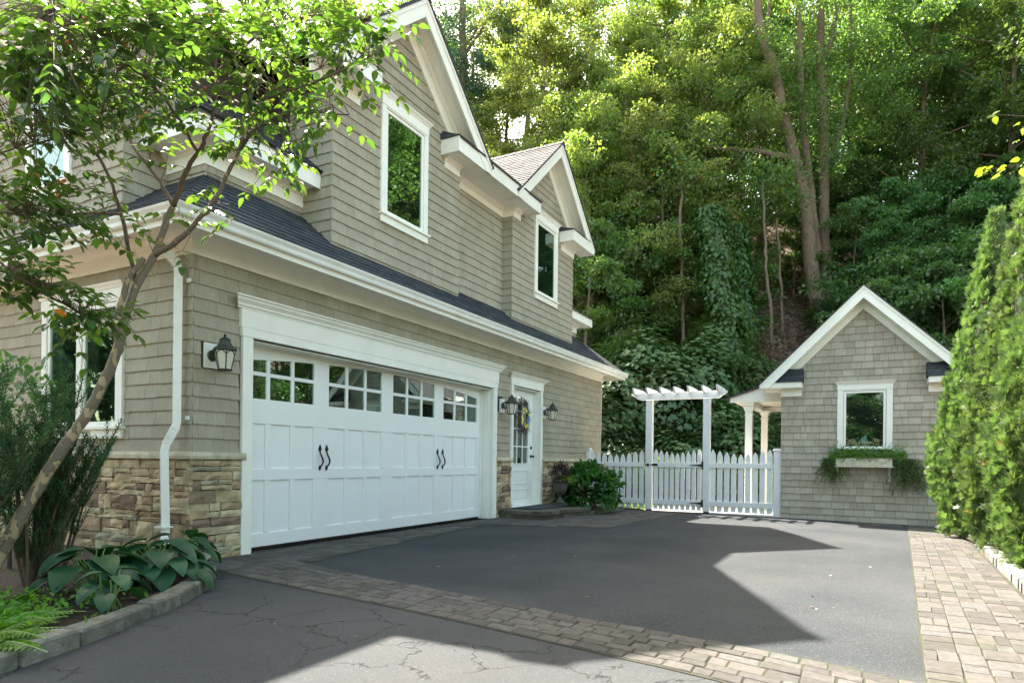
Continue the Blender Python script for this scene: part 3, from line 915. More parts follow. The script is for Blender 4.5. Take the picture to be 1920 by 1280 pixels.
# ---- lower hipped skirt roof
SL = 0.83
ZE = 3.385; NE = 0.51      # eave edge height and projection
def sky_roof(n, d=0): return ZE + SL * (NE - n) + d
mb = MB()
def slab(mb, q, th=0.035):
    q = [Vector(x) for x in q]; nrm = (q[1] - q[0]).cross(q[2] - q[0]).normalized()
    if nrm.z < 0: q.reverse(); nrm = -nrm
    k = len(q)
    mb._add([p for p in q] + [p - Vector((0, 0, th)) for p in q], [list(range(k)), [k + i for i in range(k)][::-1]] + [[k + i, k + (i + 1) % k, (i + 1) % k, i] for i in range(k)], 0.3)
bk = 0.9     # run behind wall plane
slab(mb, [(4.305 - NE, 6 - NE, ZE), (16.15 + NE, 6 - NE, ZE), (16.15 - bk, 6 + bk, sky_roof(-bk)), (4.305 + bk, 6 + bk, sky_roof(-bk))])
slab(mb, [(4.305 - NE, 6 - NE, ZE), (4.305 + bk, 6 + bk, sky_roof(-bk)), (4.305 + bk, 11, sky_roof(-bk)), (4.305 - NE, 11, ZE)])
slab(mb, [(16.15 + NE, 6 - NE, ZE), (16.15 - bk, 6 + bk, sky_roof(-bk)), (16.15 - bk, 11, sky_roof(-bk)), (16.15 + NE, 11, ZE)])
skirt = mb.build('skirt_roof', roof_mat, house)

def roof_shingles(pc, parent, O, U, UP, region, e=0.125, wmin=0.16, wmax=0.34, t1=0.012):
    U = Vector(U).normalized(); UP = Vector(UP).normalized(); N = U.cross(UP)
    if N.z < 0: N = -N
    fr = Fr(O, U, N, UP)
    shingles(pc, parent, fr, region, e=e, datum=0.0, wmin=wmin, wmax=wmax, t0=0.002, t1=t1, off=0.004, gap=0.006)
LSL = math.sqrt(1 + SL * SL)
run = (NE + bk) * LSL
# front skirt: u along x from eave, up the slope
roof_shingles(RS, skirt, (4.305 - NE, 6 - NE - 0.02, ZE - 0.015), (1, 0, 0), (0, 1, SL),
              [(-0.02, 0), (11.845 + 2 * NE + 0.02, 0), (11.845 + NE - bk, run), (NE + bk, run)])
roof_shingles(RS, skirt, (4.305 - NE - 0.02, 6 - NE, ZE - 0.015), (0, 1, 0), (1, 0, SL),
              [(-0.02, 0), (5.0, 0), (5.0, run), (NE + bk, run)])

# ---- upper bays -------------------------------------------------------------
FZ0, FZ1 = 5.965, 6.20      # upper fascia bottom / top
APEX, GSL = 7.80, 0.87
def bay(fr, u0, u1, left_side=True, right_side=True, zb=3.62):
    cu = (u0 + u1) / 2; hw = (u1 - u0) / 2
    wtop = APEX - 0.12 - GSL * 0
    w = wallpart('bay_wall', fr, [(u0, u1, zb, 6.0)], polys=[[(u0, 6.0), (u1, 6.0), (u1, APEX - 0.1 - GSL * hw), (cu, APEX - 0.1), (u0, APEX - 0.1 - GSL * hw)]], th=0.12)
    ins = 0.02
    reg = [(u0 - ins, 3.66), (u1 + ins, 3.66), (u1 + ins, APEX - 0.18 - GSL * (hw + ins)), (cu, APEX - 0.18), (u0 - ins, APEX - 0.18 - GSL * (hw + ins))]
    return w, reg, cu, hw

def gable_trim(fr, cu, hw, par, za=APEX, sl=GSL, over=0.36, ue=None, zf=FZ0, fw=0.19, roofback=4.0, shl=None, roofmat=roof_mat, inner=None):
    """rake boards, rake soffit, rake crown and roof slabs"""
    ue = ue or hw + 0.46
    for side in (-1, 1):
        MB().prism(fr, rakepoly(cu, za, sl, 0.045, 0.045 + fw * math.sqrt(1 + sl * sl), side, ue, zf + 0.0), over - 0.02, over + 0.012).build('rake_board', white, par, bevel=0.003)
        MB().prism(fr, rakepoly(cu, za, sl, 0.03, 0.03 + 0.05 * math.sqrt(1 + sl * sl), side, ue, zf + 0.0), over + 0.0125, over + 0.03).build('shingle_mould', white, par)
        MB().prism(fr, rakepoly(cu, za, sl, 0.17, 0.185, side, ue - 0.02, zf + 0.0), 0.0, over - 0.0205).build('rake_soffit', white, par)
        MB().prism(fr, rakepoly(cu, za, sl, 0.186, 0.25, side, hw + 0.1, zf + 0.01), 0.0, 0.10).build('rake_crown', white, par, bevel=0.012)
        MB().prism(fr, rakepoly(cu, za, sl, 0.2505, 0.46, side, hw + 0.012, zf + 0.12 if inner is None else inner), 0.0, 0.045).build('rake_frieze', white, par, bevel=0.004)
        MB().prism(fr, rakepoly(cu, za, sl, 0.0, 0.028, side, ue + 0.03), -roofback, over + 0.05).build('gable_roof', roofmat, par)

def box_return(fr, u0, u1, par, n1=0.36, e0=True, e1=True, zf0=FZ0, zf1=FZ1, cap=True, f0=None, f1=None, wall_n=0.0):
    """boxed cornice along the wall: fascia board, soffit, crown, frieze and a sloped cap"""
    b = MB()
    b.box(fr, u0, u1, zf0, zf1, n1 - 0.025, n1)
    if e0: b.box(fr, u0, u0 + 0.024, zf0, zf1, 0.0, n1 - 0.0252)
    if e1: b.box(fr, u1 - 0.024, u1, zf0, zf1, 0.0, n1 - 0.0252)
    b.build('cornice_fascia', white, par, bevel=0.002)
    MB().box(fr, u0 + (0.0245 if e0 else 0), u1 - (0.0245 if e1 else 0), zf0 + 0.012, zf0 + 0.024, 0.0, n1 - 0.0255).build('soffit', white, par)
    if cap:
        MB().prof(fr, [(0, zf1 + 0.11), (0, zf1 + 0.001), (n1 + 0.02, zf1 + 0.001), (n1 + 0.02, zf1 + 0.012)], u0 - 0.02 * e0, u1 + 0.02 * e1).build('return_cap', roof_mat, par)
    f0 = u0 + 0.05 if f0 is None else f0; f1 = u1 - 0.05 if f1 is None else f1
    b = MB()
    b.prof(fr, [(0, zf0 - 0.16), (0.03, zf0 - 0.16), (0.03, zf0 - 0.055), (0.045, zf0 - 0.05), (0.05, zf0 - 0.035), (0.09, zf0 - 0.005), (0.10, zf0 + 0.0115), (0, zf0 + 0.0115)], f0, f1)
    b.build('frieze_moulding', white, par, bevel=0.001)

Awall, regA, cA, hA = bay(FF, 6.27, 9.22)
Bwall, regB, cB, hB = bay(FF, 11.15, 14.13)
FC = FL
Cwall, regC, cC, hC = bay(FC, 7.19, 10.12)
wa = window(FF, 7.19, 8.30, 4.545, 6.07, house, 'tall upper window of the left gabled bay')
wb = window(FF, 12.10, 13.22, 4.57, 6.09, house, 'tall upper window of the right gabled bay')
wc = window(FC, 8.17, 9.14, 4.30, 6.05, house, 'upper side window half hidden by the dogwood leaves')
hA_ = [(7.21, 8.28, 4.42, 6.23)]
hB_ = [(12.12, 13.20, 4.44, 6.25)]
hC_ = [(8.19, 9.12, 4.17, 6.2)]
rw = lambda reg, hs, wall, fr: shingles(SH, wall, fr, reg, holes=hs)
rw(regA, hA_, Awall, FF); rw(regB, hB_, Bwall, FF); rw(regC, hC_, Cwall, FC)
gable_trim(FF, cA, hA, Awall); gable_trim(FF, cB, hB, Bwall); gable_trim(FC, cC, hC, Cwall)
# cornice boxes: A left return, A right to B left, B right return; same on the side bay
box_return(FF, 5.80, 6.80, house)
box_return(FF, 8.68, 11.68, house, f0=11.15, f1=11.45)
box_return(FF, 13.36, 14.60, house, e1=True, f0=13.45, f1=14.17)
box_return(FC, 6.72, 7.72, house); box_return(FC, 9.6, 10.6, house)
# side walls of the bays and recessed wall between
FAs = Fr((6.27, 0, 0), (0, 1, 0), (-1, 0, 0)); FBs = Fr((11.15, 0, 0), (0, 1, 0), (-1, 0, 0)); FBr = Fr((14.13, 0, 0), (0, 1, 0), (1, 0, 0))
FRc = Fr((0, 6.22, 0), (1, 0, 0), (0, -1, 0))
bs = wallpart('bay_side_wall', FAs, [(6.0, 8.0, 3.62, 6.1)]); wallpart('bay_side_wall', FBs, [(6.0, 8.0, 3.62, 6.1)]); wallpart('bay_side_wall', FBr, [(6.0, 8.0, 3.62, 6.1)])
FCs = Fr((0, 7.19, 0), (1, 0, 0), (0, -1, 0))
wallpart('bay_side_wall', FCs, [(4.305, 6.0, 3.62, 6.1)])
shingles(SH, bs, FAs, [(5.985, 3.75), (6.75, 4.38), (6.75, 5.85), (5.985, 5.85)])
shingles(SH, bs, FBs, [(5.985, 3.75), (6.25, 3.75), (6.25, 5.85), (5.985, 5.85)], wmin=0.3, wmax=0.5)
shingles(SH, bs, FCs, [(4.29, 3.75), (4.9, 4.2), (4.9, 5.85), (4.29, 5.85)])
rc = wallpart('recessed_wall', FRc, [(9.1, 11.2, 3.62, 6.2)])
shingles(SH, rc, FRc, [(9.1, 3.9), (11.15, 3.9), (11.15, 5.84), (9.1, 5.84)])
def frz(fr, a, b, m0=0, m1=0):
    z = FZ0
    MB().prof(fr, [(0, z - 0.16), (0.03, z - 0.16), (0.03, z - 0.055), (0.045, z - 0.05), (0.05, z - 0.035), (0.09, z - 0.005), (0.10, z + 0.0105), (0, z + 0.0105)], a, b, m0, m1).build('frieze_moulding', white, house, bevel=0.001)
frz(FRc, 9.22, 11.15); frz(FBs, 6.0, 6.22, 1, 0); frz(FF, 8.78, 9.218)
MB().box(FF, 8.705, 11.655, FZ0 + 0.012, FZ0 + 0.0235, -0.22, -0.0005).build('soffit', white, house)
# roof between the bays
mb = MB(); slab(mb, [(8.7, 5.62, 6.21), (11.66, 5.62, 6.21), (11.66, 9.0, 7.6), (8.7, 9.0, 7.6)]); mb.build('valley_roof', roof_mat, house)

# low eaves beside the bays (left corner wraps round the side, right corner likewise)
E0, E1 = 4.55, 4.75
FE = Fr((0, 6.526, 0), (1, 0, 0), (0, -1, 0)); FEs = Fr((4.831, 0, 0), (0, 1, 0), (-1, 0, 0)); FEr = Fr((15.62, 0, 0), (0, 1, 0), (1, 0, 0))
wl = wallpart('attic_wall', FE, [(4.831, 6.27, 3.9, 4.6), (14.13, 15.62, 3.9, 4.6)]); wallpart('attic_wall', FEs, [(6.526, 7.19, 3.9, 4.6)]); wallpart('attic_wall', FEr, [(6.526, 9, 3.9, 4.6)])
shingles(SH, wl, FE, [(4.82, 4.1), (6.27, 4.1), (6.27, 4.38), (4.82, 4.38)])
shingles(SH, wl, FEs, [(6.51, 4.1), (7.19, 4.1), (7.19, 4.38), (6.51, 4.38)])
shingles(SH, wl, FE, [(14.13, 4.1), (15.62, 4.1), (15.62, 4.38), (14.13, 4.38)])
def low_eave(fr, u0, u1, m0, m1):
    MB().prof(fr, [(0.312, E0), (0.336, E0), (0.336, E1), (0.312, E1)], u0, u1, m0, m1).build('low_fascia', white, house, bevel=0.002)
    MB().prof(fr, [(0.0, E0 + 0.04), (0.3115, E0 + 0.04), (0.3115, E0 + 0.055), (0, E0 + 0.055)], u0, u1, m0, m1).build('soffit', white, house)
    MB().prof(fr, [(0, 4.36), (0.03, 4.36), (0.03, 4.50), (0.045, 4.505), (0.05, 4.52), (0.09, 4.56), (0.10, 4.588), (0, 4.588)], u0, u1, m0, m1).build('frieze_moulding', white, house, bevel=0.001)
low_eave(FE, 4.831, 6.265, 1, 0); low_eave(FEs, 6.526, 7.185, 1, 0); low_eave(FE, 14.135, 15.62, 0, 1); low_eave(FEr, 6.526, 9.0, 1, 0)
mb = MB()
x0, y0, zt = 4.831 - 0.36, 6.526 - 0.36, E1 + 0.02
k = 3.2
slab(mb, [(x0, y0, zt), (8.2, y0, zt), (8.2, y0 + k, zt + SL * k), (x0 + k, y0 + k, zt + SL * k)])
slab(mb, [(x0, y0, zt), (x0 + k, y0 + k, zt + SL * k), (x0 + k, 9.0, zt + SL * k), (x0, 9.0, zt)])
hip = mb.build('hip_roof', roof_mat, house); mb = MB()
x1 = 15.62 + 0.36
slab(mb, [(x1, y0, zt), (13.0, y0, zt), (13.0, y0 + 1.5, zt + 0.6 * 1.5), (x1 - 1.5, y0 + 1.5, zt + 0.6 * 1.5)])
slab(mb, [(x1, y0, zt), (x1 - 1.5, y0 + 1.5, zt + 0.9), (x1 - 1.5, 9, zt + 0.9), (x1, 9, zt)])
mb.build('hip_roof', roof_mat, house)
roof_shingles(RS, hip, (x0, y0 - 0.02, zt - 0.015), (1, 0, 0), (0, 1, SL), [(-0.02, 0), (1.8, 0), (1.8, 1.4), (1.1, 1.4)])
roof_shingles(RS, hip, (x0 - 0.02, y0, zt - 0.015), (0, 1, 0), (1, 0, SL), [(-0.02, 0), (1.1, 0), (1.1, 1.4)])
RB = Pieces('gable_shingle', roof_mat2, 300)
gl = math.sqrt(1 + GSL * GSL)
# sunlit left slope of the right bay, and left slope of the left bay
ue_ = hB + 0.49
for cc, par in ((cB, Bwall), (cA, Awall)):
    roof_shingles(RB, par, (cc - ue_, 6 - 0.41, APEX - GSL * ue_), (0, 1, 0), (1, 0, GSL), [(0, 0), (2.4, 0), (2.4, ue_ * gl), (0, ue_ * gl)], e=0.125)
for cc, par in ((cB, Bwall), (cA, Awall)):
    y = 5.585
    while y < 8.6:
        ca = MB(); w = 0.10
        n0 = Vector((cc, y, APEX + 0.028)); L = 0.235; lift = 0.012
        ca._add([(cc - w, y, APEX + 0.02 - GSL * w + lift), (cc, y, APEX + 0.025 + lift), (cc + w, y, APEX + 0.02 - GSL * w + lift), (cc - w, y + L, APEX + 0.02 - GSL * w), (cc, y + L, APEX + 0.025), (cc + w, y + L, APEX + 0.02 - GSL * w)], [[0, 1, 4, 3], [1, 2, 5, 4], [0, 1, 2]])
        ca.build('ridge_cap', roof_mat2, par); y += 0.19
RB.flush(house)
SH.flush(house); RS.flush(house); ST.flush(sb)

# side window
window(FL, 7.10, 8.72, 1.40, 2.80, house, 'wide double side window behind the leaning tree trunk', mull=7.925, curtain_at=(0.62, 1.0), headw=0.12)

# ---- garage door ------------------------------------------------------------
FG = Fr((0, 6.25, 0), (1, 0, 0), (0, -1, 0))
MB().box(WF, 4.7, 10.8, 6.31, 6.36, -0.05, 3.0).build('light_blocker', wall_back, house)  # added unseen panel, stops sun leaking in under the garage door
gd = empty_child('garage_door', house); gd['label'] = 'wide white carriage style garage door with four glazed lights and iron pulls'
mb = MB()
c0, c1 = 5.0, 10.45
wins = [(5.14 + 1.35 * i, 5.14 + 1.35 * i + 1.085) for i in range(4)]
def arch(x): return 2.345 - 0.15 * ((x - 7.72) / 2.6) ** 2
mb.box(FG, c0, c1, 0.030, 2.42, -0.045, 0.0)
mb.build('door_slab', door_white, gd)
# stiles and rails in front of the recessed panels
rl = MB(); d = 0.022
rl.box(FG, c0, c1, 0.030, 0.185, 0, d)
rl.box(FG, c0, c1, 0.81, 0.945, 0, d); rl.box(FG, c0, c1, 1.475, 1.765, 0, d)
cols = []
for (a, b) in wins:
    w3 = (b - a - 2 * 0.075) / 3
    cols += [(a + i * (w3 + 0.075), a + i * (w3 + 0.075) + w3) for i in range(3)]
edges = [c0] + [z for c_ in cols for z in c_] + [c1]
for i in range(0, len(edges), 2):
    for (z0, z1) in ((0.1855, 0.8095), (0.9455, 1.4745)):
        rl.box(FG, edges[i], edges[i + 1], z0, z1, 0, d - 0.0005)
rl.build('stile_and_rail', door_white, gd, bevel=0.004)
ar = MB()
for i, (a, b) in enumerate(wins):
    n = 8
    for k in range(n):
        xa, xb = a + (b - a) * k / n, a + (b - a) * (k + 1) / n
        ar.prism(FG, [(xa, arch(xa)), (xb, arch(xb)), (xb, 2.42), (xa, 2.42)], 0, d)
ed = [c0] + [z for w_ in wins for z in w_] + [c1]
for i in range(0, len(ed), 2): ar.box(FG, ed[i], ed[i + 1], 1.7655, 2.42, 0, d - 0.0005)
ar.build('arched_header', door_white, gd)
for (a, b) in wins:
    w3 = (b - a - 2 * 0.05) / 3
    mu = MB()
    for i in (1, 2):
        xm = a + i * w3 + (i - 1) * 0.05
        mu.prism(FG, [(xm, 1.7655), (xm + 0.05, 1.7655), (xm + 0.05, arch(xm + .05)), (xm, arch(xm))], 0.001, 0.018)
    mu.box(FG, a, b, 2.035, 2.08, 0.001, 0.0185)
    mu.build('muntin', door_white, gd, bevel=0.003)
    for i in range(3):
        xa = a + i * (w3 + 0.05); xb = xa + w3
        MB().prism(FG, [(xa, 1.766), (xb, 1.766), (xb, 2.0345), (xa, 2.0345)], 0.002, 0.006).build('pane', glass, gd)
        MB().prism(FG, [(xa, 2.0805), (xb, 2.0805), (xb, arch(xb)), (xa, arch(xa))], 0.002, 0.006).build('pane', glass, gd)
        MB().prism(FG, [(xa, 1.766), (xb, 1.766), (xb, arch(xb)), (xa, arch(xa))], -0.0005, 0.0012).build('dark_backing', dark_in, gd)
for hx in (6.335, 6.455, 9.02, 9.17):
    h = MB()
    pts = [FG.p(hx + 0.02 * math.sin(t * math.pi * 2) , 0.955 + t * 0.235, 0.03 + 0.045 * math.sin(math.pi * t)) for t in [i / 10 for i in range(11)]]
    h.tube(pts, [0.008, 0.009, 0.010, 0.011, 0.012, 0.012, 0.012, 0.011, 0.010, 0.009, 0.008], 8)
    h.prism(FG, [(hx, 1.155), (hx + 0.026, 1.19), (hx + 0.02, 1.215), (hx, 1.255), (hx - 0.02, 1.215), (hx - 0.026, 1.19)], d, d + 0.012)
    h.prism(FG, [(hx, 0.915), (hx + 0.02, 0.94), (hx + 0.014, 0.965), (hx, 0.985), (hx - 0.014, 0.965), (hx - 0.02, 0.94)], d, d + 0.012)
    h.build('pull_handle', black_metal, gd)
MB().box(FG, c0, c1, 0.008, 0.0295, -0.03, 0.012).build('rubber_seal', rubber, gd)
# jambs, casing and head
gt = MB()
gt.box(FF, GX0 - 0.135, GX0, 0.0, 2.4, 0.0, 0.05); gt.box(FF, GX1, GX1 + 0.135, 0.0, 2.4, 0.0, 0.05)
gt.box(FF, GX0 + 0.001, GX0 + 0.02, 0.0, GZT, -0.27, 0.001); gt.box(FF, GX1 - 0.01, GX1 - 0.001, 0.0, GZT, -0.27, 0.001)
gt.box(FF, GX1 - 0.04, GX1 - 0.0105, 0.0, GZT - .01, -0.27, -0.17); gt.box(FF, GX1 - 0.022, GX1 - 0.0105, 0.0, GZT - .01, -0.165, -0.05)
gt.box(FF, GX0 + .0205, GX1 - .0405, GZT - 0.012, GZT - 0.001, -0.27, 0.001); gt.box(FF, GX0 + .0205, GX1 - 0.041, GZT - 0.035, GZT - .0125, -0.27, -0.2)
gt.build('garage_casing', white, house, bevel=0.003)
gh = MB()
gh.box(FF, GX0 - 0.15, GX1 + 0.15, GZT + 0.016, GZT + 0.115, 0.0005, 0.056)
gh.box(FF, GX0 - 0.165, GX1 + 0.165, GZT + 0.1155, GZT + 0.315, 0.0, 0.06)
z = GZT + 0.3155
gh.prof(FF, [(0, z), (0.066, z), (0.068, z + 0.018), (0.085, z + 0.025), (0.092, z + 0.05), (0.125, z + 0.085), (0.13, z + 0.105), (0.15, z + 0.112), (0.155, z + 0.13), (0, z + 0.14)], GX0 - 0.165, GX1 + 0.165, 0.9, 0.9)
gh.build('garage_head', white, house, bevel=0.002)

# ---- entry door --------------------------------------------------------------
FD = Fr((0, 6.14, 0), (1, 0, 0), (0, -1, 0))
dd = empty_child('entry_door', house); dd['label'] = 'white half glazed entry door above the doorstep'
a, b, zb, zt_ = DX0 + 0.015, DX1 - 0.012, 0.17, 2.50
ga, gb, gz0, gz1 = 11.47, 12.20, 1.02, 2.33
mb = MB()
mb.box(FD, a, ga, zb, zt_, -0.04, 0); mb.box(FD, gb, b, zb, zt_, -0.04, 0)
mb.box(FD, ga + .0004, gb - .0004, zb, gz0, -0.04, -0.0004)
n = 8
def darch(x): return 2.385 - 0.12 * ((x - 11.835) / 0.365) ** 2
for k in range(n):
    xa, xb = ga + (gb - ga) * k / n, ga + (gb - ga) * (k + 1) / n
    mb.prism(FD, [(xa, darch(xa)), (xb, darch(xb)), (xb, zt_), (xa, zt_)], -0.04, -0.0004)
mb.build('door_leaf', door_white, dd)
pm = MB()
for z0, z1 in ((0.30, 0.50), (0.60, 0.88)):
    for (p0, p1, q0, q1) in ((ga, gb, z0, z0 + .025), (ga, gb, z1 - .025, z1), (ga, ga + .025, z0, z1), (gb - .025, gb, z0, z1)):
        pm.box(FD, p0, p1, q0, q1, 0.0, 0.010)
for (p0, p1) in ((ga - 0.02, ga + 0.0), (gb, gb + 0.02)): pm.box(FD, p0, p1, gz0 - 0.02, 2.28, 0.0002, 0.012)
pm.box(FD, ga, gb, gz0 - 0.02, gz0, 0.0002, 0.0118)
pm.build('door_moulding', door_white, dd, bevel=0.003)
mu = MB()
for i in (1, 2):
    xm = ga + (gb - ga) * i / 3
    mu.prism(FD, [(xm - .011, gz0), (xm + .011, gz0), (xm + .011, darch(xm)), (xm - .011, darch(xm))], -0.012, 0.003)
for z in (1.36, 1.72, 2.08): mu.box(FD, ga, gb, z - .011, z + .011, -0.0125, 0.0035)
mu.build('muntin', door_white, dd)
MB().prism(FD, [(ga, gz0), (gb, gz0)] + [(ga + (gb - ga) * (1 - k / 8), darch(ga + (gb - ga) * (1 - k / 8))) for k in range(9)], -0.022, -0.018).build('pane', glass, dd)
MB().box(FD, ga - .02, gb + .02, gz0 - .02, 2.42, -0.16, -0.15).build('dark_backing', dark_in, dd)
MB().box(FD, ga + .15, gb - .28, gz0 - .01, 1.95, -0.14, -0.13).build('white_blind', white, dd)
kn = MB()
kn.tube([FD.p(12.34, 1.165, 0), FD.p(12.34, 1.165, 0.012)], [0.032, 0.032], 14); kn.tube([FD.p(12.34, 1.165, 0.01), FD.p(12.34, 1.165, 0.045), FD.p(12.34, 1.165, 0.055), FD.p(12.34, 1.165, 0.075)], [0.012, 0.012, 0.03, 0.024], 14)
kn.build('door_knob', black_metal, dd, True)
MB().tube([FD.p(12.34, 1.345, 0), FD.p(12.34, 1.345, 0.02)], [0.033, 0.03], 14).build('deadbolt', black_metal, dd)
dt = MB()
dt.box(FF, DX0 - 0.09, DX0, 0.16, 2.54, 0.0, 0.05); dt.box(FF, DX1, DX1 + 0.10, 0.14, 2.54, 0.0, 0.05)
dt.box(FF, DX0 + .001, DX0 + .013, 0.17, DZT - .02, -0.2, 0.001); dt.box(FF, DX1 - .011, DX1 - .001, 0.17, DZT - .02, -0.2, 0.001)
dt.box(FF, DX0 + .001, DX1 - .001, DZT - 0.0195, DZT - .001, -0.2, 0.001)
dt.box(FF, DX0, DX1, 0.135, 0.168, -0.18, 0.06)
dt.build('door_casing', white, house, bevel=0.003)
dh = MB()
dh.box(FF, DX0 - 0.1, DX1 + 0.11, DZT + 0.012, DZT + 0.155, 0.0, 0.056)
z = DZT + 0.1555
dh.prof(FF, [(0, z), (0.062, z), (0.066, z + 0.02), (0.1, z + 0.05), (0.105, z + 0.065), (0.13, z + 0.072), (0.135, z + 0.09), (0, z + 0.1)], DX0 - 0.1, DX1 + 0.11, 0.8, 0.8)
dh.build('door_head', white, house, bevel=0.002)

# ---- gutters' downspouts
def spout(path, par, w=0.062, mat=gutter_white, name='downspout', rings=()):
    mb = MB(); mb.tube(path, w * 0.88, 4, sq=True)
    for (i, nr) in rings:
        A, B = Vector(path[i]), Vector(path[i + 1])
        for k in range(nr):
            t = (k + 0.5) / nr; P = A.lerp(B, t); dlt = (B - A).normalized() * 0.006
            mb.tube([P - dlt, P + dlt], w * 0.98, 4, sq=True)
    return mb.build(name, mat, par, bevel=0.006)
X0 = 4.215
ds = spout([(3.87, 6.24, 3.35), (3.89, 6.22, 3.26), (3.98, 6.17, 3.19), (4.13, 6.11, 3.09), (4.20, 6.09, 3.02), (X0, 6.09, 2.92), (X0, 6.09, 1.42), (4.205, 6.095, 1.37), (4.13, 6.13, 1.20), (4.115, 6.135, 1.12), (4.115, 6.10, 0.34), (4.09, 6.07, 0.24), (4.07, 6.00, 0.18), (4.06, 5.85, 0.155), (4.06, 5.38, 0.165)], house, rings=((2, 5), (3, 5), (7, 8), (10, 3), (11, 4)))
for z in (2.86, 1.47): MB().box(Fr((4.305, 0, 0), (0, 1, 0), (-1, 0, 0)), 5.985, 6.04, z - .02, z + .02, 0.02, 0.035).build('bracket', gutter_white, ds)
MB().box(Fr((4.1, 0, 0), (0, 1, 0), (-1, 0, 0)), 6.03, 6.175, 0.37, 0.385, -.05, 0.058).build('bracket', gutter_white, ds)
spout([(16.2, 6.0, 3.3), (16.22, 6.05, 3.1), (16.22, 6.08, 0.1)], house)

# ---- wall lanterns --------------------------------------------------------------
def lantern(x, zc, label, box_l):
    t = empty('wall_lantern', (x, 5.9, zc), label, 'lantern', 'bronze wall lanterns with frosted glass')
    f = Fr((x, 5.78, zc), (1, 0, 0), (0, -1, 0))
    MB().box(FF, x - 0.09, x + 0.09, zc - 0.13, zc + 0.13, 0.012, 0.035).build('mounting_block', white, t, bevel=0.003)
    a = MB()
    a.tube([(x, 5.965, zc), (x, 5.945, zc)], [0.06, 0.05], 12)
    a.tube([(x, 5.95, zc - 0.03), (x, 5.90, zc - 0.05), (x, 5.86, zc - 0.01), (x, 5.85, zc + 0.05)], [0.016] * 4, 8)
    a.tube([(x, 5.95, zc + 0.05), (x, 5.90, zc + 0.075), (x, 5.84, zc + 0.07)], [0.014] * 3, 8)
    a.build('arm', bronze, t)
    cy = 5.77
    def ring(r, z): return [Vector((x + r * math.cos(a_), cy + r * math.sin(a_), z)) for a_ in [math.pi / 6 * 0 + k * math.pi / 3 for k in range(6)]]
    r_ = MB()
    lv = [(0.125, zc + 0.045), (0.122, zc + 0.06), (0.085, zc + 0.085), (0.062, zc + 0.12), (0.055, zc + 0.145), (0.062, zc + 0.15), (0.03, zc + 0.172), (0.012, zc + 0.185), (0.016, zc + 0.2), (0.004, zc + 0.215)]
    V_ = []; F_ = []
    for i, (r, z) in enumerate(lv):
        V_ += ring(r, z)
        if i:
            for j in range(6): F_.append([(i - 1) * 6 + j, (i - 1) * 6 + (j + 1) % 6, i * 6 + (j + 1) % 6, i * 6 + j])
    F_.append([0, 5, 4, 3, 2, 1]); r_._add(V_, F_, 0.3)
    r_.build('roof_cap', bronze, t)
    g = MB(); top, bot = ring(0.108, zc + 0.044), ring(0.066, zc - 0.155)
    g._add(top + bot, [[6 + j, 6 + (j + 1) % 6, (j + 1) % 6, j] for j in range(6)], 0.5); g.build('glass_shade', frost, t)
    c = MB()
    for p, q in zip(top, bot): c.tube([p, q], 0.0065, 6)
    for rr, z, w_ in ((0.072, zc - 0.157, 0.008), (0.112, zc + 0.04, 0.007)):
        R_ = ring(rr, z)
        for j in range(6): c.tube([R_[j], R_[(j + 1) % 6]], w_, 6)
    # arched tops of the six lights
    for j in range(6):
        A, B = top[j], top[(j + 1) % 6]; c0_, c1_ = bot[j], bot[(j + 1) % 6]
        pts = []
        for k in range(7):
            u = k / 6; dn = 0.22 * (1 - math.sin(math.pi * u)) + 0.03
            pts.append(A.lerp(B, u).lerp(c0_.lerp(c1_, u), dn))
        c.tube(pts, 0.006, 4)
    c.tube([(x, cy, zc - 0.165), (x, cy, zc - 0.155)], [0.06, 0.075], 6)
    c.build('cage', bronze, t)
    return t
lantern(4.52, 2.13, 'bronze wall lantern left of the garage door by the downspout', 0)
lantern(10.78, 2.10, 'bronze wall lantern between the garage door and the entry door', 0)
lantern(12.46 + 0.16, 2.10, 'bronze wall lantern on the right of the entry door', 0)

# ---- doorstep, mat, wreath ---------------------------------------------------------
stp = empty('doorstep', (11.8, 5.5, 0), 'low step of dark mossy pavers under the entry door', 'step')
step_mat = ramp_mat('step_paver', [(0, (0.07, 0.065, 0.05)), (0.5, (0.105, 0.095, 0.075)), (1.0, (0.14, 0.125, 0.10))], 0.9, 14, 0.35, 0.006, 50, dirt=((0.06, 0.075, 0.03), 0.5), dscale=3)
sx0, sx1, sy0, sy1 = 10.62, 12.88, 5.0, 5.99
pc = Pieces('tread_slab', step_mat, 300)
y = sy0
for r_i in range(4):
    x = sx0; h = (sy1 - sy0) / 4
    while x < sx1 - 0.01:
        w = min(random.uniform(0.32, 0.5), sx1 - x)
        if sx1 - x - w < 0.15: w = sx1 - x
        pc.add(paver_piece([(x + .003, y + .003), (x + w - .003, y + .003), (x + w - .003, y + h - .003), (x + .003, y + h - .003)], 0.085, 0.155, 0.002, chamf=0.008), stp)
        x += w
    y += h
pc.flush(stp)
pc = Pieces('riser_block', step_mat, 300)
x = sx0 + 0.02
while x < sx1 - 0.03:
    w = min(random.uniform(0.2, 0.34), sx1 - 0.02 - x)
    pc.add(paver_piece([(x + .003, sy0 + 0.03), (x + w - .003, sy0 + 0.03), (x + w - .003, sy0 + 0.2), (x + .003, sy0 + 0.2)], -0.02, 0.083, 0.003), stp); x += w
y = sy0 + 0.2
while y < sy1 - 0.03:
    w = min(random.uniform(0.2, 0.3), sy1 - y)
    for xa in (sx0 + 0.02, sx1 - 0.2): pc.add(paver_piece([(xa, y + .003), (xa + .18, y + .003), (xa + .18, y + w - .003), (xa, y + w - .003)], -0.02, 0.083, 0.003), stp)
    y += w
pc.flush(stp)
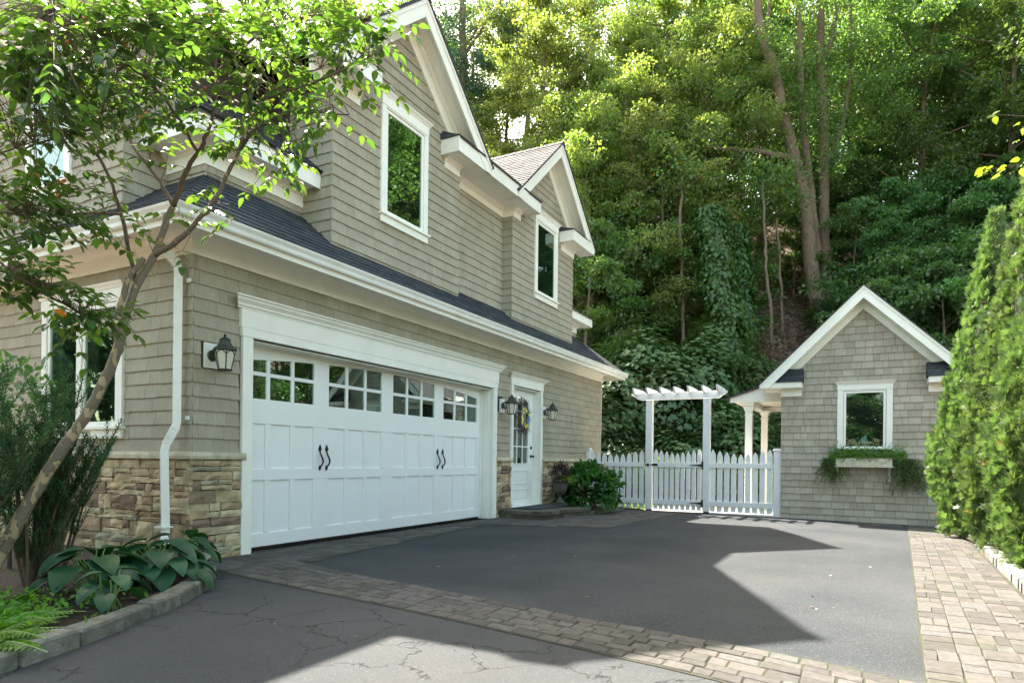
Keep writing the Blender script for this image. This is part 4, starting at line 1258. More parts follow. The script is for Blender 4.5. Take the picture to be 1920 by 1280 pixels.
dm = MB().box(WF, 11.05, 12.35, 5.35, 5.88, 0.13, 0.157 + 0.012).build('doormat', mat_fab, bevel=0.006)
tag(dm, 'dark charcoal doormat lying on the doorstep', 'doormat')

wr = empty('door_wreath', (11.83, 6.1, 2.06), 'twig wreath with blue and yellow flowers hanging on the entry door', 'wreath')
cx_, cz_, cy_ = 11.86, 1.96, 6.085
tw = MB()
for i in range(420):
    a_ = random.random() * 2 * math.pi; rr = random.uniform(0.14, 0.22)
    p = Vector((cx_ + rr * math.cos(a_), cy_ + random.uniform(-.03, .02), cz_ + rr * 1.25 * math.sin(a_)))
    d_ = Vector((math.cos(a_ + random.uniform(.3, 1.3)), random.uniform(-.5, .1), 1.1 * math.sin(a_ + random.uniform(.3, 1.3)))) * random.uniform(0.08, 0.17)
    tw.tube([p, p + d_ * 0.5 + Vector((0, 0, random.uniform(-.01, .01))), p + d_], [0.003, 0.0025, 0.001], 3, caps=False)
tw.build('twig_ring', M('dry_twig', (0.10, 0.07, 0.045), (0.16, 0.12, 0.08), rough=0.9), wr)
fm = {c: M(c + '_silk_flower', k, rough=0.7) for c, k in (('yellow', (0.75, 0.60, 0.08)), ('blue', (0.08, 0.17, 0.50)), ('green', (0.03, 0.12, 0.07)))}
for i in range(22):
    a_ = i / 22 * 2 * math.pi + random.uniform(-.1, .1); rr = random.uniform(0.10, 0.17)
    c_ = ['yellow', 'yellow', 'blue', 'blue', 'green'][random.randrange(5)]
    P = Vector((cx_ + rr * math.cos(a_), cy_ - 0.05, cz_ + rr * 1.2 * math.sin(a_)))
    f_ = MB()
    for k in range(6):
        b_ = k * math.pi / 3
        o_ = Vector((math.cos(b_), -0.3, math.sin(b_))) * 0.038; s_ = Vector((-math.sin(b_), 0, math.cos(b_))) * 0.02
        f_._add([P, P + o_ * .6 + s_, P + o_, P + o_ * .6 - s_], [[0, 1, 2, 3]], random.random())
    f_.build('flower', fm[c_], wr)

# ------------------------------------------------------------------ the shed
shed = empty('garden_shed', (15.1, 0, -0.1), 'small taupe shingled garden shed with white gable trim and one window', 'shed')
_house = house
FS = Fr((15.1, 0, 0), (0, 1, 0), (-1, 0, 0))
SHS = Pieces('wall_shingle', shed_shingle_mat, 300)
sy0_, sy1_ = -1.545, 1.485
cS = (sy0_ + sy1_) / 2; hS = (sy1_ - sy0_) / 2
SA, SSL = 4.66, 0.985
def shed_part(mb, name, mat=white, bevel=0.003, kind=None): return mb.build(name, mat, shed, bevel=bevel, kind=kind)
mb = MB()
mb.prism(FS, [(sy0_, -0.15), (sy1_, -0.15), (sy1_, 3.1), (cS, SA - 0.1), (sy0_, 3.1)], -2.6, -0.003)
sw = mb.build('wall', wall_back, shed)
zS = 2.53
shingles(SHS, sw, FS, [(sy0_ - .02, -0.135), (sy1_ + .02, -0.135), (sy1_ + .02, SA - 0.28 - SSL * (hS + .02)), (cS, SA - 0.28), (sy0_ - .02, SA - 0.28 - SSL * (hS + .02))],
         holes=[(-0.54, 0.40, 1.30, 2.68)], datum=-0.13, e=0.1435, wmin=0.10, wmax=0.24, gap=0.005, t1=0.024)
SHS.flush(shed)
over = 0.36
for side in (-1, 1):
    ue = hS + 0.42
    q = math.sqrt(1 + SSL * SSL)
    shed_part(MB().prism(FS, rakepoly(cS, SA, SSL, 0.03, 0.03 + 0.17 * q, side, ue, 2.66), over - 0.02, over + 0.012), 'rake_board')
    shed_part(MB().prism(FS, rakepoly(cS, SA, SSL, 0.02, 0.02 + 0.045 * q, side, ue, 2.66), over + 0.0125, over + 0.03), 'shingle_mould', bevel=0)
    shed_part(MB().prism(FS, rakepoly(cS, SA, SSL, 0.17, 0.185, side, ue - 0.02, 2.66), 0, over - 0.021), 'rake_soffit', bevel=0)
    shed_part(MB().prism(FS, rakepoly(cS, SA, SSL, 0.186, 0.42, side, hS + 0.3, 3.08), 0, 0.045), 'rake_frieze')
    shed_part(MB().prism(FS, rakepoly(cS, SA, SSL, 0.186, 0.27, side, hS + 0.3, 3.08), 0.0455, 0.10), 'rake_crown', bevel=0.01)
    shed_part(MB().prism(FS, rakepoly(cS, SA, SSL, 0.0, 0.026, side, ue + 0.03), -2.8, over + 0.045), 'roof', roof_mat2, bevel=0)
    # eave return: shingled cap, fascia and frieze block
    u_in = hS - 0.40; u_out = hS + 0.40
    A, B = sorted((cS + side * u_in, cS + side * u_out))
    shed_part(MB().box(FS, A, B, 2.66, 2.775, 0, over - 0.0205), 'eave_return')
    a2, b2 = sorted((cS + side * (u_in + 0.02), cS + side * (hS + 0.03)))
    shed_part(MB().box(FS, a2, b2, 2.50, 2.6595, 0, 0.06), 'return_frieze')
    rcap = MB()
    O = FS.p(0, 0, 0)
    for k in range(4):
        n0 = over - k * 0.085; zc = 2.776 + k * 0.075
        x_in = u_in - 0.02
        uu = max(x_in + .02, min(ue - 0.19 - k * 0.085, u_out))
        a2, b2 = sorted((cS + side * x_in, cS + side * uu))
        rcap.prof(FS, [(n0 + .008, zc), (n0 + .008, zc + 0.012), (n0 - 0.105, zc + 0.095), (0, zc + 0.095), (0, zc)], a2, b2)
    shed_part(rcap, 'return_roof', roof_mat, bevel=0)
# flush along-side eaves
for side in (-1, 1):
    a2, b2 = sorted((cS + side * hS, cS + side * (hS + 0.40)))
    shed_part(MB().box(FS, a2, b2, 2.66, 2.76, -2.6, -0.001), 'side_eave')
house = shed
sw_ = window(FS, -0.565, 0.425, 1.38, 2.60, shed, 'shed window with white casing above the flower box', casing=0.11, headw=0.10, sill=False, back=dark_in)
house = _house
MB().prism(FS, [(-0.15, 1.50), (0.02, 1.50), (-0.02, 1.62), (-0.1, 1.66)], 0.003, 0.009).build('paper_card', M('blue_grey_card', (0.35, 0.45, 0.5), rough=0.7), shed)
ds2 = MB().tube([(15.02, -1.60, -0.13), (15.02, -1.60, 1.35), (15.02, -1.60, 2.6)], 0.05, 12).build('downspout', gutter_white, shed, True)

# flower box
fb = empty('window_flower_box', (14.9, 0, 1.1), 'cream scalloped flower box on brackets under the shed window', 'flower box')
bw = M('cream_box_paint', (0.62, 0.58, 0.46), rough=0.7, ns=20, na=0.15, dirt=((0.25, 0.22, 0.14), 0.6), dscale=9)
MB().box(FS, -0.56, 0.44, 1.035, 1.20, 0.03, 0.27).build('box_trough', bw, fb, bevel=0.004)
MB().box(FS, -0.585, 0.46, 1.018, 1.034, 0.02, 0.285).build('box_base', bw, fb)
for u in (-0.545, 0.39):
    MB().prism(Fr((15.1, u, 0), (-1, 0, 0), (0, 1, 0)), [(0.02, 0.74), (0.06, 0.74), (0.08, 0.85), (0.16, 0.96), (0.24, 1.0), (0.24, 1.0175), (0.02, 1.0175)], 0, 0.045).build('bracket', bw, fb)

# porch on the shed's left side
porch = empty('shed_porch', (16.2, 2, -0.1), 'white open porch roof on two slim columns beside the shed', 'porch')
colm = white
for (px_, py_) in ((15.95, 2.28), (17.45, 2.12)):
    c = MB(); f_ = Fr((px_, py_, 0), (1, 0, 0), (0, 0, 1), (0, 1, 0))
    c.box(f_, -.078, .078, -.078, .078, -0.12, 2.30)
    c.box(f_, -.095, .095, -.095, .095, 2.18, 2.20)
    c.box(f_, -.10, .10, -.10, .10, 2.28, 2.34); c.box(f_, -.12, .12, -.12, .12, 2.34, 2.38)
    c.build('column', colm, porch, bevel=0.004)
FP = Fr((15.75, 0, 0), (0, 1, 0), (-1, 0, 0))
MB().prism(FP, [(1.3, 2.47), (2.68, 2.47), (2.68, 2.58), (1.9, 2.86), (1.3, 3.0)], -0.05, 0.0).build('gable_board', white, porch, bevel=0.002)
pr_ = MB(); slab(pr_, [(15.66, 2.76, 2.575), (18.0, 2.76, 2.575), (18.0, 1.2, 3.08), (15.66, 1.2, 3.08)], 0.03)
pr_.build('porch_roof', roof_mat2, porch)
MB().box(WF, 15.8, 17.9, 2.16, 2.34, 2.385, 2.50).build('beam', white, porch); MB().box(WF, 15.8, 17.9, 1.4, 2.66, 2.505, 2.52).build('ceiling', white, porch)
MB().box(WF, 17.75, 17.9, 1.4, 2.159, 2.385, 2.50).build('beam', white, porch)

# ------------------------------------------------------------------ fence, gate and arbour
FX = 15.2
FFn = Fr((FX, 0, 0), (0, 1, 0), (-1, 0, 0))
zg = -0.09
def picket(fr, u, w, zb, zt, par):
    h = w * 0.5
    pts = [(u - h, zb), (u + h, zb)]
    pts += [(u + h * (1 - (k / 5) ** 1.8), zt - 0.135 + 0.135 * k / 5) for k in range(0, 5)]
    pts.append((u, zt))
    pts += [(u - h * (1 - (k / 5) ** 1.8), zt - 0.135 + 0.135 * k / 5) for k in range(4, -1, -1)]
    return MB().prism(fr, pts, -0.012, 0.010).build('picket', fence_white, par)
def fence_run(par, u0, u1, n, zhi, zlo, zb):
    for i in range(n):
        t = (i + 0.5) / n
        u = u0 + (u1 - u0) * t
        s_ = abs(2 * t - 1) ** 1.2
        picket(FFn, u, (u1 - u0) / n * 0.74, zb + random.uniform(-.003, .003), zlo + (zhi - zlo) * s_, par)
    MB().box(FFn, u0, u1, 0.955, 1.065, 0.0105, 0.045).build('top_rail', fence_white, par, bevel=0.004)
    MB().box(FFn, u0, u1, 0.085, 0.20, 0.0105, 0.045).build('bottom_rail', fence_white, par, bevel=0.004)
def post(par, u, w, zb, zt, cap=True, name='post'):
    b = MB(); b.box(FFn, u - w / 2, u + w / 2, zb, zt, -w / 2, w / 2)
    o = b.build(name, fence_white, par, bevel=0.004)
    if cap:
        c = MB(); c.box(FFn, u - w / 2 - .018, u + w / 2 + .018, zt + .0005, zt + 0.02, -w / 2 - .018, w / 2 + .018)
        c.box(FFn, u - w / 2 - .006, u + w / 2 + .006, zt + .0205, zt + 0.05, -w / 2 - .006, w / 2 + .006)
        c.build('post_cap', fence_white, o, bevel=0.006)
    return o
fl_ = empty('picket_fence', (FX, 5.2, zg), 'white scalloped picket fence between the house wall and the arbour', 'fence', 'white picket fence runs')
fence_run(fl_, 4.52, 5.93, 9, 1.37, 1.25, -0.02)
post(fl_, 5.97, 0.14, -0.12, 1.35)
fr_ = empty('picket_fence', (FX, 2.3, zg), 'white scalloped picket fence between the arbour and the shed', 'fence', 'white picket fence runs')
fence_run(fr_, 1.66, 3.02, 9, 1.39, 1.27, -0.035)
post(fr_, 1.575, 0.155, -0.12, 1.34)
MB().box(FFn, 1.66, 3.02, -0.09, -0.05, -0.03, 0.03).build('sleeper', fence_white, fr_)
gate = empty('garden_gate', (FX, 3.7, zg), 'white picket gate with black hinges and latch under the arbour', 'gate')
fence_run(gate, 3.185, 4.315, 9, 1.40, 1.29, -0.03)
for z in (1.01, 0.142):
    h = MB()
    h.prism(FFn, [(3.19, z - .03), (3.19, z + .03), (3.30, z + .012), (3.45, z + .007), (3.45, z - .007), (3.30, z - .012)], 0.046, 0.056)
    h.box(FFn, 3.14, 3.185, z - 0.09, z + 0.09, 0.05, 0.085); h.build('hinge', black_metal, gate)
h = MB(); h.box(FFn, 4.20, 4.33, 0.985, 1.04, 0.046, 0.06); h.box(FFn, 4.30, 4.50, 1.005, 1.02, 0.05, 0.085); h.box(FFn, 4.40, 4.45, 0.985, 1.04, 0.07, 0.1)
h.build('latch', black_metal, gate)
arb = empty('garden_arbour', (FX, 3.76, zg), 'white arbour with two posts, beam and seven cross rafters over the gate', 'arbour')
for u in (4.415, 3.085):
    b = MB(); b.box(FFn, u - 0.075, u + 0.075, -0.04, 2.53, -0.075, 0.075); b.build('post', fence_white, arb, bevel=0.004)
    MB().box(FFn, u - 0.06, u + 0.06, -0.12, -0.041, -0.06, 0.06).build('post_foot', rubber, arb)
for n0 in (-0.12, 0.0755):
    MB().prism(FFn, [(2.86, 2.54), (4.64, 2.54), (4.70, 2.56), (4.74, 2.60), (4.79, 2.62), (4.84, 2.66), (4.84, 2.70), (2.66, 2.70), (2.66, 2.66), (2.71, 2.62), (2.76, 2.60), (2.80, 2.56)], n0, n0 + 0.04).build('beam', fence_white, arb, bevel=0.003)
for i in range(7):
    u = 2.80 + i * (4.70 - 2.80) / 6
    f_ = Fr((FX, u, 0), (-1, 0, 0), (0, 1, 0))
    MB().prism(f_, [(-0.42, 2.66), (0.32, 2.66), (0.40, 2.72), (0.42, 2.77), (0.42, 2.795), (-0.52, 2.795), (-0.52, 2.77), (-0.50, 2.72)], -0.019, 0.019).build('rafter', fence_white, arb)

# ------------------------------------------------------------------ urn
urn = empty('garden_urn', (12.45, 5.5, 0.155), 'dark iron urn planter on the doorstep with purple foliage', 'urn')
uz = 0.157
MB().box(WF, 12.32, 12.58, 5.37, 5.63, uz, uz + 0.04).build('plinth', urn_mat, urn, bevel=0.004)
MB().lathe((12.45, 5.5, uz + 0.04), [(0.10, 0), (0.105, 0.02), (0.075, 0.05), (0.045, 0.09), (0.04, 0.14), (0.055, 0.17), (0.09, 0.20), (0.13, 0.25), (0.145, 0.31), (0.14, 0.38), (0.14, 0.43), (0.17, 0.455), (0.195, 0.462), (0.195, 0.475), (0.16, 0.475), (0.15, 0.44)], 24).build('bowl', urn_mat, urn, True)

# ------------------------------------------------------------------ plants: shapes
def leafshape(wd=0.5, fold=0.12, curl=0.1, seg=4, tip=1.0):
    """leaf of length 1 along y"""
    V_ = []; F_ = []
    for i in range(seg + 1):
        t = i / seg
        w = wd * 0.5 * (math.sin(math.pi * min(1, t ** 0.75)) ** 0.8 if 0 < t < 1 else 0)
        z = -curl * t * t
        V_ += [(-w, t, z + fold * w * 2), (0, t, z), (w, t, z + fold * w * 2)]
    for i in range(seg):
        b = i * 3
        F_ += [[b, b + 1, b + 4], [b, b + 4, b + 3], [b + 1, b + 2, b + 5], [b + 1, b + 5, b + 4]]
    V_ = np.array(V_); F_ = np.array(F_)
    # drop degenerate
    keep = [f for f in F_.tolist() if len({tuple(V_[i].round(6)) for i in f}) == 3]
    return V_, np.array(keep)
L_kousa = leafshape(0.58, 0.14, 0.22, 4)
L_far = (np.array([(0, 0, 0), (0.36, 0.48, 0.08), (0, 1, -0.1), (-0.36, 0.48, 0.08)]), np.array([[0, 1, 2], [0, 2, 3]]))
L_wide = (np.array([(0, 0, 0), (0.30, 0.25, 0.06), (0.33, 0.6, 0.04), (0, 1, -0.12), (-0.33, 0.6, 0.04), (-0.30, 0.25, 0.06)]), np.array([[0, 1, 2], [0, 2, 3], [0, 3, 4], [0, 4, 5]]))
L_yew = (np.array([(0, 0, 0), (0.10, 0.5, 0.0), (0, 1, -0.05), (-0.10, 0.5, 0.0)]), np.array([[0, 1, 2], [0, 2, 3]]))
L_thin = (np.array([(0, 0, 0), (0.12, 0.4, 0.03), (0, 1, -0.12), (-0.12, 0.4, 0.03)]), np.array([[0, 1, 2], [0, 2, 3]]))

def leaf_object(name, shape, pos, along, nrm, size, mat, parent, rnd=None, kind=None):
    v, f, r = scatter(shape[0], shape[1], pos, frames(along, nrm), size, rnd)
    return link_me(name, np_mesh(name, v, f, r, mat), parent, kind)

m_forest = LEAF('forest_leaf', (0.054, 0.125, 0.042), (0.125, 0.215, 0.068), 0.44, (2.5, 2.3, 1.0), rough=0.36, spec=0.6, third=(0.28, 0.15, 0.03), tfrac=0.012)
m_forest_y = LEAF('yellow_green_leaf', (0.085, 0.155, 0.045), (0.19, 0.255, 0.078), 0.48, (2.3, 2.1, 0.9), rough=0.36, spec=0.6, third=(0.35, 0.26, 0.04), tfrac=0.03)
m_dark = LEAF('dark_green_leaf', (0.055, 0.145, 0.052), (0.115, 0.22, 0.085), 0.36, (2.0, 2.2, 0.8), rough=0.35, spec=0.5)
m_rhodo = LEAF('rhododendron_leaf', (0.052, 0.13, 0.042), (0.11, 0.20, 0.066), 0.30, (2.0, 2.2, 0.8), rough=0.35, spec=0.5, third=(0.35, 0.22, 0.05), tfrac=0.015)
m_ivy = LEAF('ivy_leaf', (0.035, 0.095, 0.022), (0.07, 0.15, 0.035), 0.25, (2.0, 2.4, 0.8), rough=0.35, spec=0.5)
m_pine = LEAF('pine_needle', (0.035, 0.08, 0.045), (0.06, 0.12, 0.07), 0.15, (2, 2.2, 1))
m_kousa = LEAF('kousa_leaf', (0.028, 0.082, 0.032), (0.055, 0.120, 0.035), 0.40, (3.6, 3.1, 0.8), rough=0.3, spec=0.55, third=(0.30, 0.12, 0.03), tfrac=0.003)
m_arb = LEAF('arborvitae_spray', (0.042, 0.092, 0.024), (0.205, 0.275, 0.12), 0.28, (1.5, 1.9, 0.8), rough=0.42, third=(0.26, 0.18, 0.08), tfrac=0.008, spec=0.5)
m_hosta = LEAF('hosta_leaf', (0.012, 0.055, 0.030), (0.030, 0.095, 0.038), 0.12, (2, 2.4, 0.8), rough=0.45, spec=0.3)
m_stalk = M('pale_green_stalk', (0.12, 0.2, 0.05), rough=0.5)
m_fern = LEAF('fern_frond', (0.06, 0.17, 0.02), (0.11, 0.26, 0.035), 0.4, (2, 2.1, 0.7))
m_yew = LEAF('yew_needle', (0.020, 0.080, 0.032), (0.045, 0.13, 0.05), 0.2, (2, 2.2, 0.9), rough=0.6, spec=0.15)
m_hyd = LEAF('hydrangea_leaf', (0.025, 0.085, 0.02), (0.05, 0.14, 0.03), 0.25, (2.0, 2.3, 0.7), rough=0.4)
m_hedge = LEAF('bright_hedge_leaf', (0.09, 0.18, 0.02), (0.16, 0.26, 0.04), 0.4, (2, 2, 0.6))
m_trail = LEAF('trailing_leaf', (0.05, 0.10, 0.03), (0.10, 0.17, 0.05), 0.25, (2, 2.2, 0.8))
m_purple = LEAF('purple_leaf', (0.035, 0.02, 0.02), (0.07, 0.035, 0.03), 0.2, (2, 1.5, 1.5))
m_grass = LEAF('grass_blade', (0.09, 0.17, 0.03), (0.16, 0.25, 0.05), 0.35, (2, 2, 0.6))

def at(px, py, D):
    """world point seen at photo pixel (px,py) at depth D, used to take positions off the photograph"""
    x = (px - 960) / 1223.2; y = (py - 862.2) / 1223.2
    r = x * _cr + y * _sr; u = x * _sr - y * _cr
    return Vector((D * (cT + r * sT), D * (sT - r * cT), EYE + D * u))

# ---------------- leaning kousa dogwood
kd = empty('kousa_dogwood', at(-25, 1090, 4.6), 'leaning kousa dogwood with patchy tan bark and red fruits in front of the house', 'tree')
limbs = [
 # (points (px,py,depth), r0, r1)
 ([(-30, 1100, 4.70), (0, 1040, 4.72), (50, 950, 4.75), (115, 845, 4.80), (165, 772, 4.85), (205, 695, 4.9), (226, 640, 4.93)], 0.04598, 0.03378),
 ([(226, 640, 4.93), (238, 585, 4.95), (258, 530, 4.97), (285, 487, 5.0), (300, 455, 5.02)], 0.03097, 0.0244),
 ([(222, 655, 4.93), (222, 590, 4.90), (240, 525, 4.92), (270, 485, 4.96)], 0.02346, 0.02111),
 ([(300, 455, 5.02), (312, 410, 5.05), (325, 388, 5.05)], 0.02346, 0.02159),
 ([(325, 388, 5.05), (345, 330, 5.0), (372, 285, 4.95), (388, 250, 4.9), (402, 200, 4.85), (406, 140, 4.8), (403, 70, 4.75), (412, -30, 4.7)], 0.01971, 0.006569),
 ([(290, 478, 5.0), (335, 450, 4.9), (372, 412, 4.8), (400, 380, 4.75), (425, 330, 4.7), (445, 285, 4.65), (462, 245, 4.6), (490, 190, 4.5), (540, 150, 4.4), (600, 128, 4.3)], 0.02252, 0.00563),
 ([(445, 285, 4.65), (480, 240, 4.6), (530, 215, 4.55), (590, 212, 4.5), (655, 215, 4.45)], 0.01452, 0.00396),
 ([(325, 388, 5.05), (300, 340, 5.2), (280, 315, 5.3), (250, 275, 5.4), (240, 240, 5.5), (200, 190, 5.6), (160, 140, 5.7)], 0.01703, 0.005676),
 ([(226, 400, 5.1), (205, 330, 5.2), (165, 270, 5.3), (120, 225, 5.4), (95, 200, 5.5), (50, 160, 5.6), (0, 140, 5.6)], 0.01476, 0.004541),
 ([(255, 530, 4.97), (240, 460, 5.05), (226, 400, 5.1)], 0.01703, 0.01476),
 ([(165, 270, 5.3), (130, 220, 5.35), (110, 160, 5.4), (100, 80, 5.4)], 0.0105, 0.0045),
 ([(372, 285, 4.95), (345, 240, 4.9), (330, 215, 4.8), (295, 170, 4.7), (240, 120, 4.5), (180, 70, 4.3), (100, 20, 4.1)], 0.01362, 0.004541),
 ([(406, 140, 4.8), (450, 90, 4.6), (520, 50, 4.5), (600, 30, 4.4), (680, 40, 4.3)], 0.012, 0.0045),
 ([(490, 190, 4.5), (540, 170, 4.3), (600, 150, 4.1), (660, 125, 3.9), (715, 95, 3.75)], 0.0105, 0.00375),
 ([(235, 600, 4.9), (180, 600, 4.5), (120, 570, 4.1), (60, 535, 3.8), (-20, 500, 3.6)], 0.0105, 0.0045),
 ([(226, 400, 5.1), (150, 400, 4.7), (90, 405, 4.4), (20, 400, 4.2), (-60, 400, 4.0)], 0.012, 0.0045),
 ([(240, 240, 5.5), (180, 240, 5.0), (100, 260, 4.6), (30, 280, 4.3), (-40, 290, 4.2)], 0.0105, 0.0045),
 ([(150, 595, 4.35), (165, 570, 4.3), (192, 548, 4.3)], 0.00675, 0.00375),
]
def limb_pts(ps, k=4, jit=0.008):
    P = [at(*p) for p in ps]; out = []
    for i in range(len(P) - 1):
        p0, p1, p2, p3 = P[max(i - 1, 0)], P[i], P[i + 1], P[min(i + 2, len(P) - 1)]
        for j in range(k):
            t = j / k
            out.append(0.5 * ((2 * p1) + (p2 - p0) * t + (2 * p0 - 5 * p1 + 4 * p2 - p3) * t * t + (3 * p1 - p0 - 3 * p2 + p3) * t ** 3) + Vector((random.uniform(-jit, jit), random.uniform(-jit, jit), random.uniform(-jit, jit))))
    out.append(P[-1]); return out
allp = []
for i, (ps, r0, r1) in enumerate(limbs):
    pts = limb_pts(ps, 6 if i == 0 else 4, 0.004 if i < 2 else 0.007)
    n = len(pts)
    rad = [(r0 + (r1 - r0) * k / (n - 1)) * random.uniform(0.95, 1.07) for k in range(n)]
    if i == 0:
        for k in (9, 10, 11, 34, 35): 
            if k < n: rad[k] *= 1.1
    nm = 'trunk' if i == 0 else 'branch'
    MB().tube(pts, rad, 14 if r0 > .04 else 8).build(nm, kbark if r0 > 0.02 else twig_mat, kd, True)
    if i >= 4: allp += [(pts[k], rad[k]) for k in range(0, n, 2)]
# foliage clusters: (px, py, spread px x, spread px y, depth, depth spread, number of twigs)
clumps = [(110, 60, 130, 70, 4.4, .5, 162), (60, 150, 90, 60, 4.3, .4, 91), (260, 60, 110, 55, 4.5, .5, 118), (190, 160, 110, 50, 4.8, .5, 81), (380, 70, 90, 55, 4.7, .5, 52),
          (330, 150, 90, 40, 4.9, .4, 22), (480, 60, 90, 55, 4.5, .4, 45), (600, 50, 90, 45, 4.3, .4, 39), (690, 60, 45, 45, 4.0, .3, 19), (520, 140, 70, 40, 4.4, .3, 19), (480, 200, 70, 35, 4.5, .3, 19),
          (590, 210, 55, 30, 4.4, .3, 15), (610, 130, 60, 28, 4.2, .2, 16), (540, 270, 50, 22, 4.5, .2, 11), (450, 290, 60, 30, 4.6, .25, 8), (400, 250, 60, 40, 4.8, .3, 12),
          (60, 250, 80, 30, 4.3, .4, 39), (180, 240, 70, 30, 5.0, .4, 30), (270, 210, 60, 35, 5.0, .4, 13), (60, 320, 70, 20, 4.3, .3, 17), (30, 390, 50, 30, 4.2, .3, 44), (110, 400, 55, 25, 4.4, .3, 34),
          (40, 440, 40, 15, 4.2, .2, 13), (180, 420, 30, 12, 4.5, .2, 6), (20, 510, 35, 22, 3.75, .15, 33), (90, 545, 40, 18, 4.0, .15, 33), (160, 585, 40, 14, 4.3, .15, 28), (215, 600, 20, 12, 4.6, .1, 9),
          (250, 440, 25, 30, 5.0, .2, 6), (330, 400, 35, 25, 4.9, .2, 4), (400, 350, 35, 25, 4.7, .2, 4), (420, 395, 25, 15, 4.6, .15, 2), (300, 300, 40, 30, 5.1, .2, 4), (215, 350, 30, 30, 5.1, .2, 5), (350, 470, 15, 12, 4.9, .1, 1), (690, 130, 40, 25, 3.85, .15, 6)]
apn = np.array([tuple(p[0]) for p in allp])
LP, LA, LN, LS = [], [], [], []
tw = MB(); fruits = []
for (cx, cy, sx_, sy_, D, sD, n) in clumps:
    for i in range(int(n * 0.82 + .5)):
        P = at(random.gauss(cx, sx_ * 0.62), random.gauss(cy, sy_ * 0.62), random.gauss(D, sD * 0.6))
        j = int(((apn - np.array(P)) ** 2).sum(1).argmin()); Q = allp[j][0]
        d = P - Q; L = d.length
        if L > 0.01:
            mid = Q.lerp(P, 0.5) + Vector((random.uniform(-.05, .05), random.uniform(-.05, .05), 0.04))
            if L < 1.1: tw.tube([Q, mid, P], [0.004, 0.003, 0.0015], 3, caps=False)
            else:
                tw.tube([P - d.normalized() * 0.35, P], [0.003, 0.0015], 3, caps=False)
        dr = Vector((random.gauss(0, 1), random.gauss(0, 1), random.gauss(0, 0.25)))
        if L > 0.05: dr += d.normalized() * 0.9
        dr.normalize()
        ln = random.uniform(0.14, 0.30)
        T = P + dr * ln + Vector((0, 0, -0.03))
        tw.tube([P, T], [0.002, 0.001], 3, caps=False)
        side = dr.cross(Vector((0, 0, 1))).normalized()
        nl = random.randint(3, 4)
        for k in range(nl):
            B = P.lerp(T, (k + 0.6) / nl)
            for sgn in (-1, 1):
                a_ = (dr * 0.55 + side * sgn * random.uniform(0.7, 1.1) + Vector((0, 0, random.uniform(-0.55, 0.05))))
                LP.append(tuple(B)); LA.append(tuple(a_)); LN.append((random.gauss(0, .25), random.gauss(0, .25), 1)); LS.append(random.uniform(0.052, 0.082))
        LP.append(tuple(T)); LA.append(tuple(dr + Vector((0, 0, -0.3)))); LN.append((random.gauss(0, .2), random.gauss(0, .2), 1)); LS.append(random.uniform(0.07, 0.1))
        if random.random() < 0.16: fruits.append(P + Vector((random.uniform(-.05, .05), random.uniform(-.05, .05), random.uniform(-.05, .02))))
tw.build('twigs', twig_mat, kd, kind='stuff')
LP, LA, LN, LS = map(np.array, (LP, LA, LN, LS))
dep = LP[:, 0] * cT + LP[:, 1] * sT
rt = (LP[:, 0] * sT - LP[:, 1] * cT) / dep; up = (LP[:, 2] - EYE) / dep
score = LS / dep * ((np.abs(rt) < .78) & (up < .69))
order = np.argsort(-score)
big, rest = order[:300], order[300:]
leaf_me = np_mesh('leaf', L_kousa[0], L_kousa[1], np.full(len(L_kousa[1]), 0.4), m_kousa)
leaf_me2 = np_mesh('leaf', L_kousa[0], L_kousa[1], np.full(len(L_kousa[1]), 0.85), m_kousa)
Rb = frames(LA[big], LN[big])
for i, k in enumerate(big):
    o = link_me('leaf', leaf_me if i % 3 else leaf_me2, kd)
    m4 = Matrix([[*Rb[i][0], 0], [*Rb[i][1], 0], [*Rb[i][2], 0], [0, 0, 0, 1]])
    o.matrix_basis = Matrix.Translation(LP[k].tolist()) @ m4 @ Matrix.Scale(float(LS[k]), 4)
leaf_object('leaf', L_kousa, LP[rest], LA[rest], LN[rest], LS[rest], m_kousa, kd, kind='stuff')
fr_red = M('kousa_fruit', (0.45, 0.06, 0.03), (0.6, 0.12, 0.05), rough=0.6, bump=0.002, bs=300); fr_grn = M('unripe_fruit', (0.16, 0.20, 0.05), (0.25, 0.25, 0.08), rough=0.6, bump=0.002, bs=300)
fm1 = MB().lathe((0, 0, 0), [(0.001, -.011), (.007, -.009), (.011, -.003), (.0115, .002), (.008, .008), (.001, .011)], 8).mesh('fruit', fr_red, True)
fm2 = MB().lathe((0, 0, 0), [(0.001, -.009), (.006, -.007), (.009, -.002), (.009, .002), (.006, .007), (.001, .009)], 8).mesh('fruit', fr_grn, True)
for i, P in enumerate(fruits[:130]):
    o = link_me('fruit', fm1 if i % 9 == 0 else fm2, kd); o.location = P
# withered orange cluster
P0 = at(118, 335, 4.6)
n = 14
pos = np.array([tuple(P0 + Vector((random.gauss(0, .05), random.gauss(0, .05), random.gauss(0, .035)))) for _ in range(n)])
leaf_object('withered_leaves', L_kousa, pos, rvec(n, -1), rvec(n), 0.06, LEAF('withered_leaf', (0.35, 0.12, 0.04), (0.45, 0.2, 0.07), 0.3, (1.5, 1.3, 1)), kd)

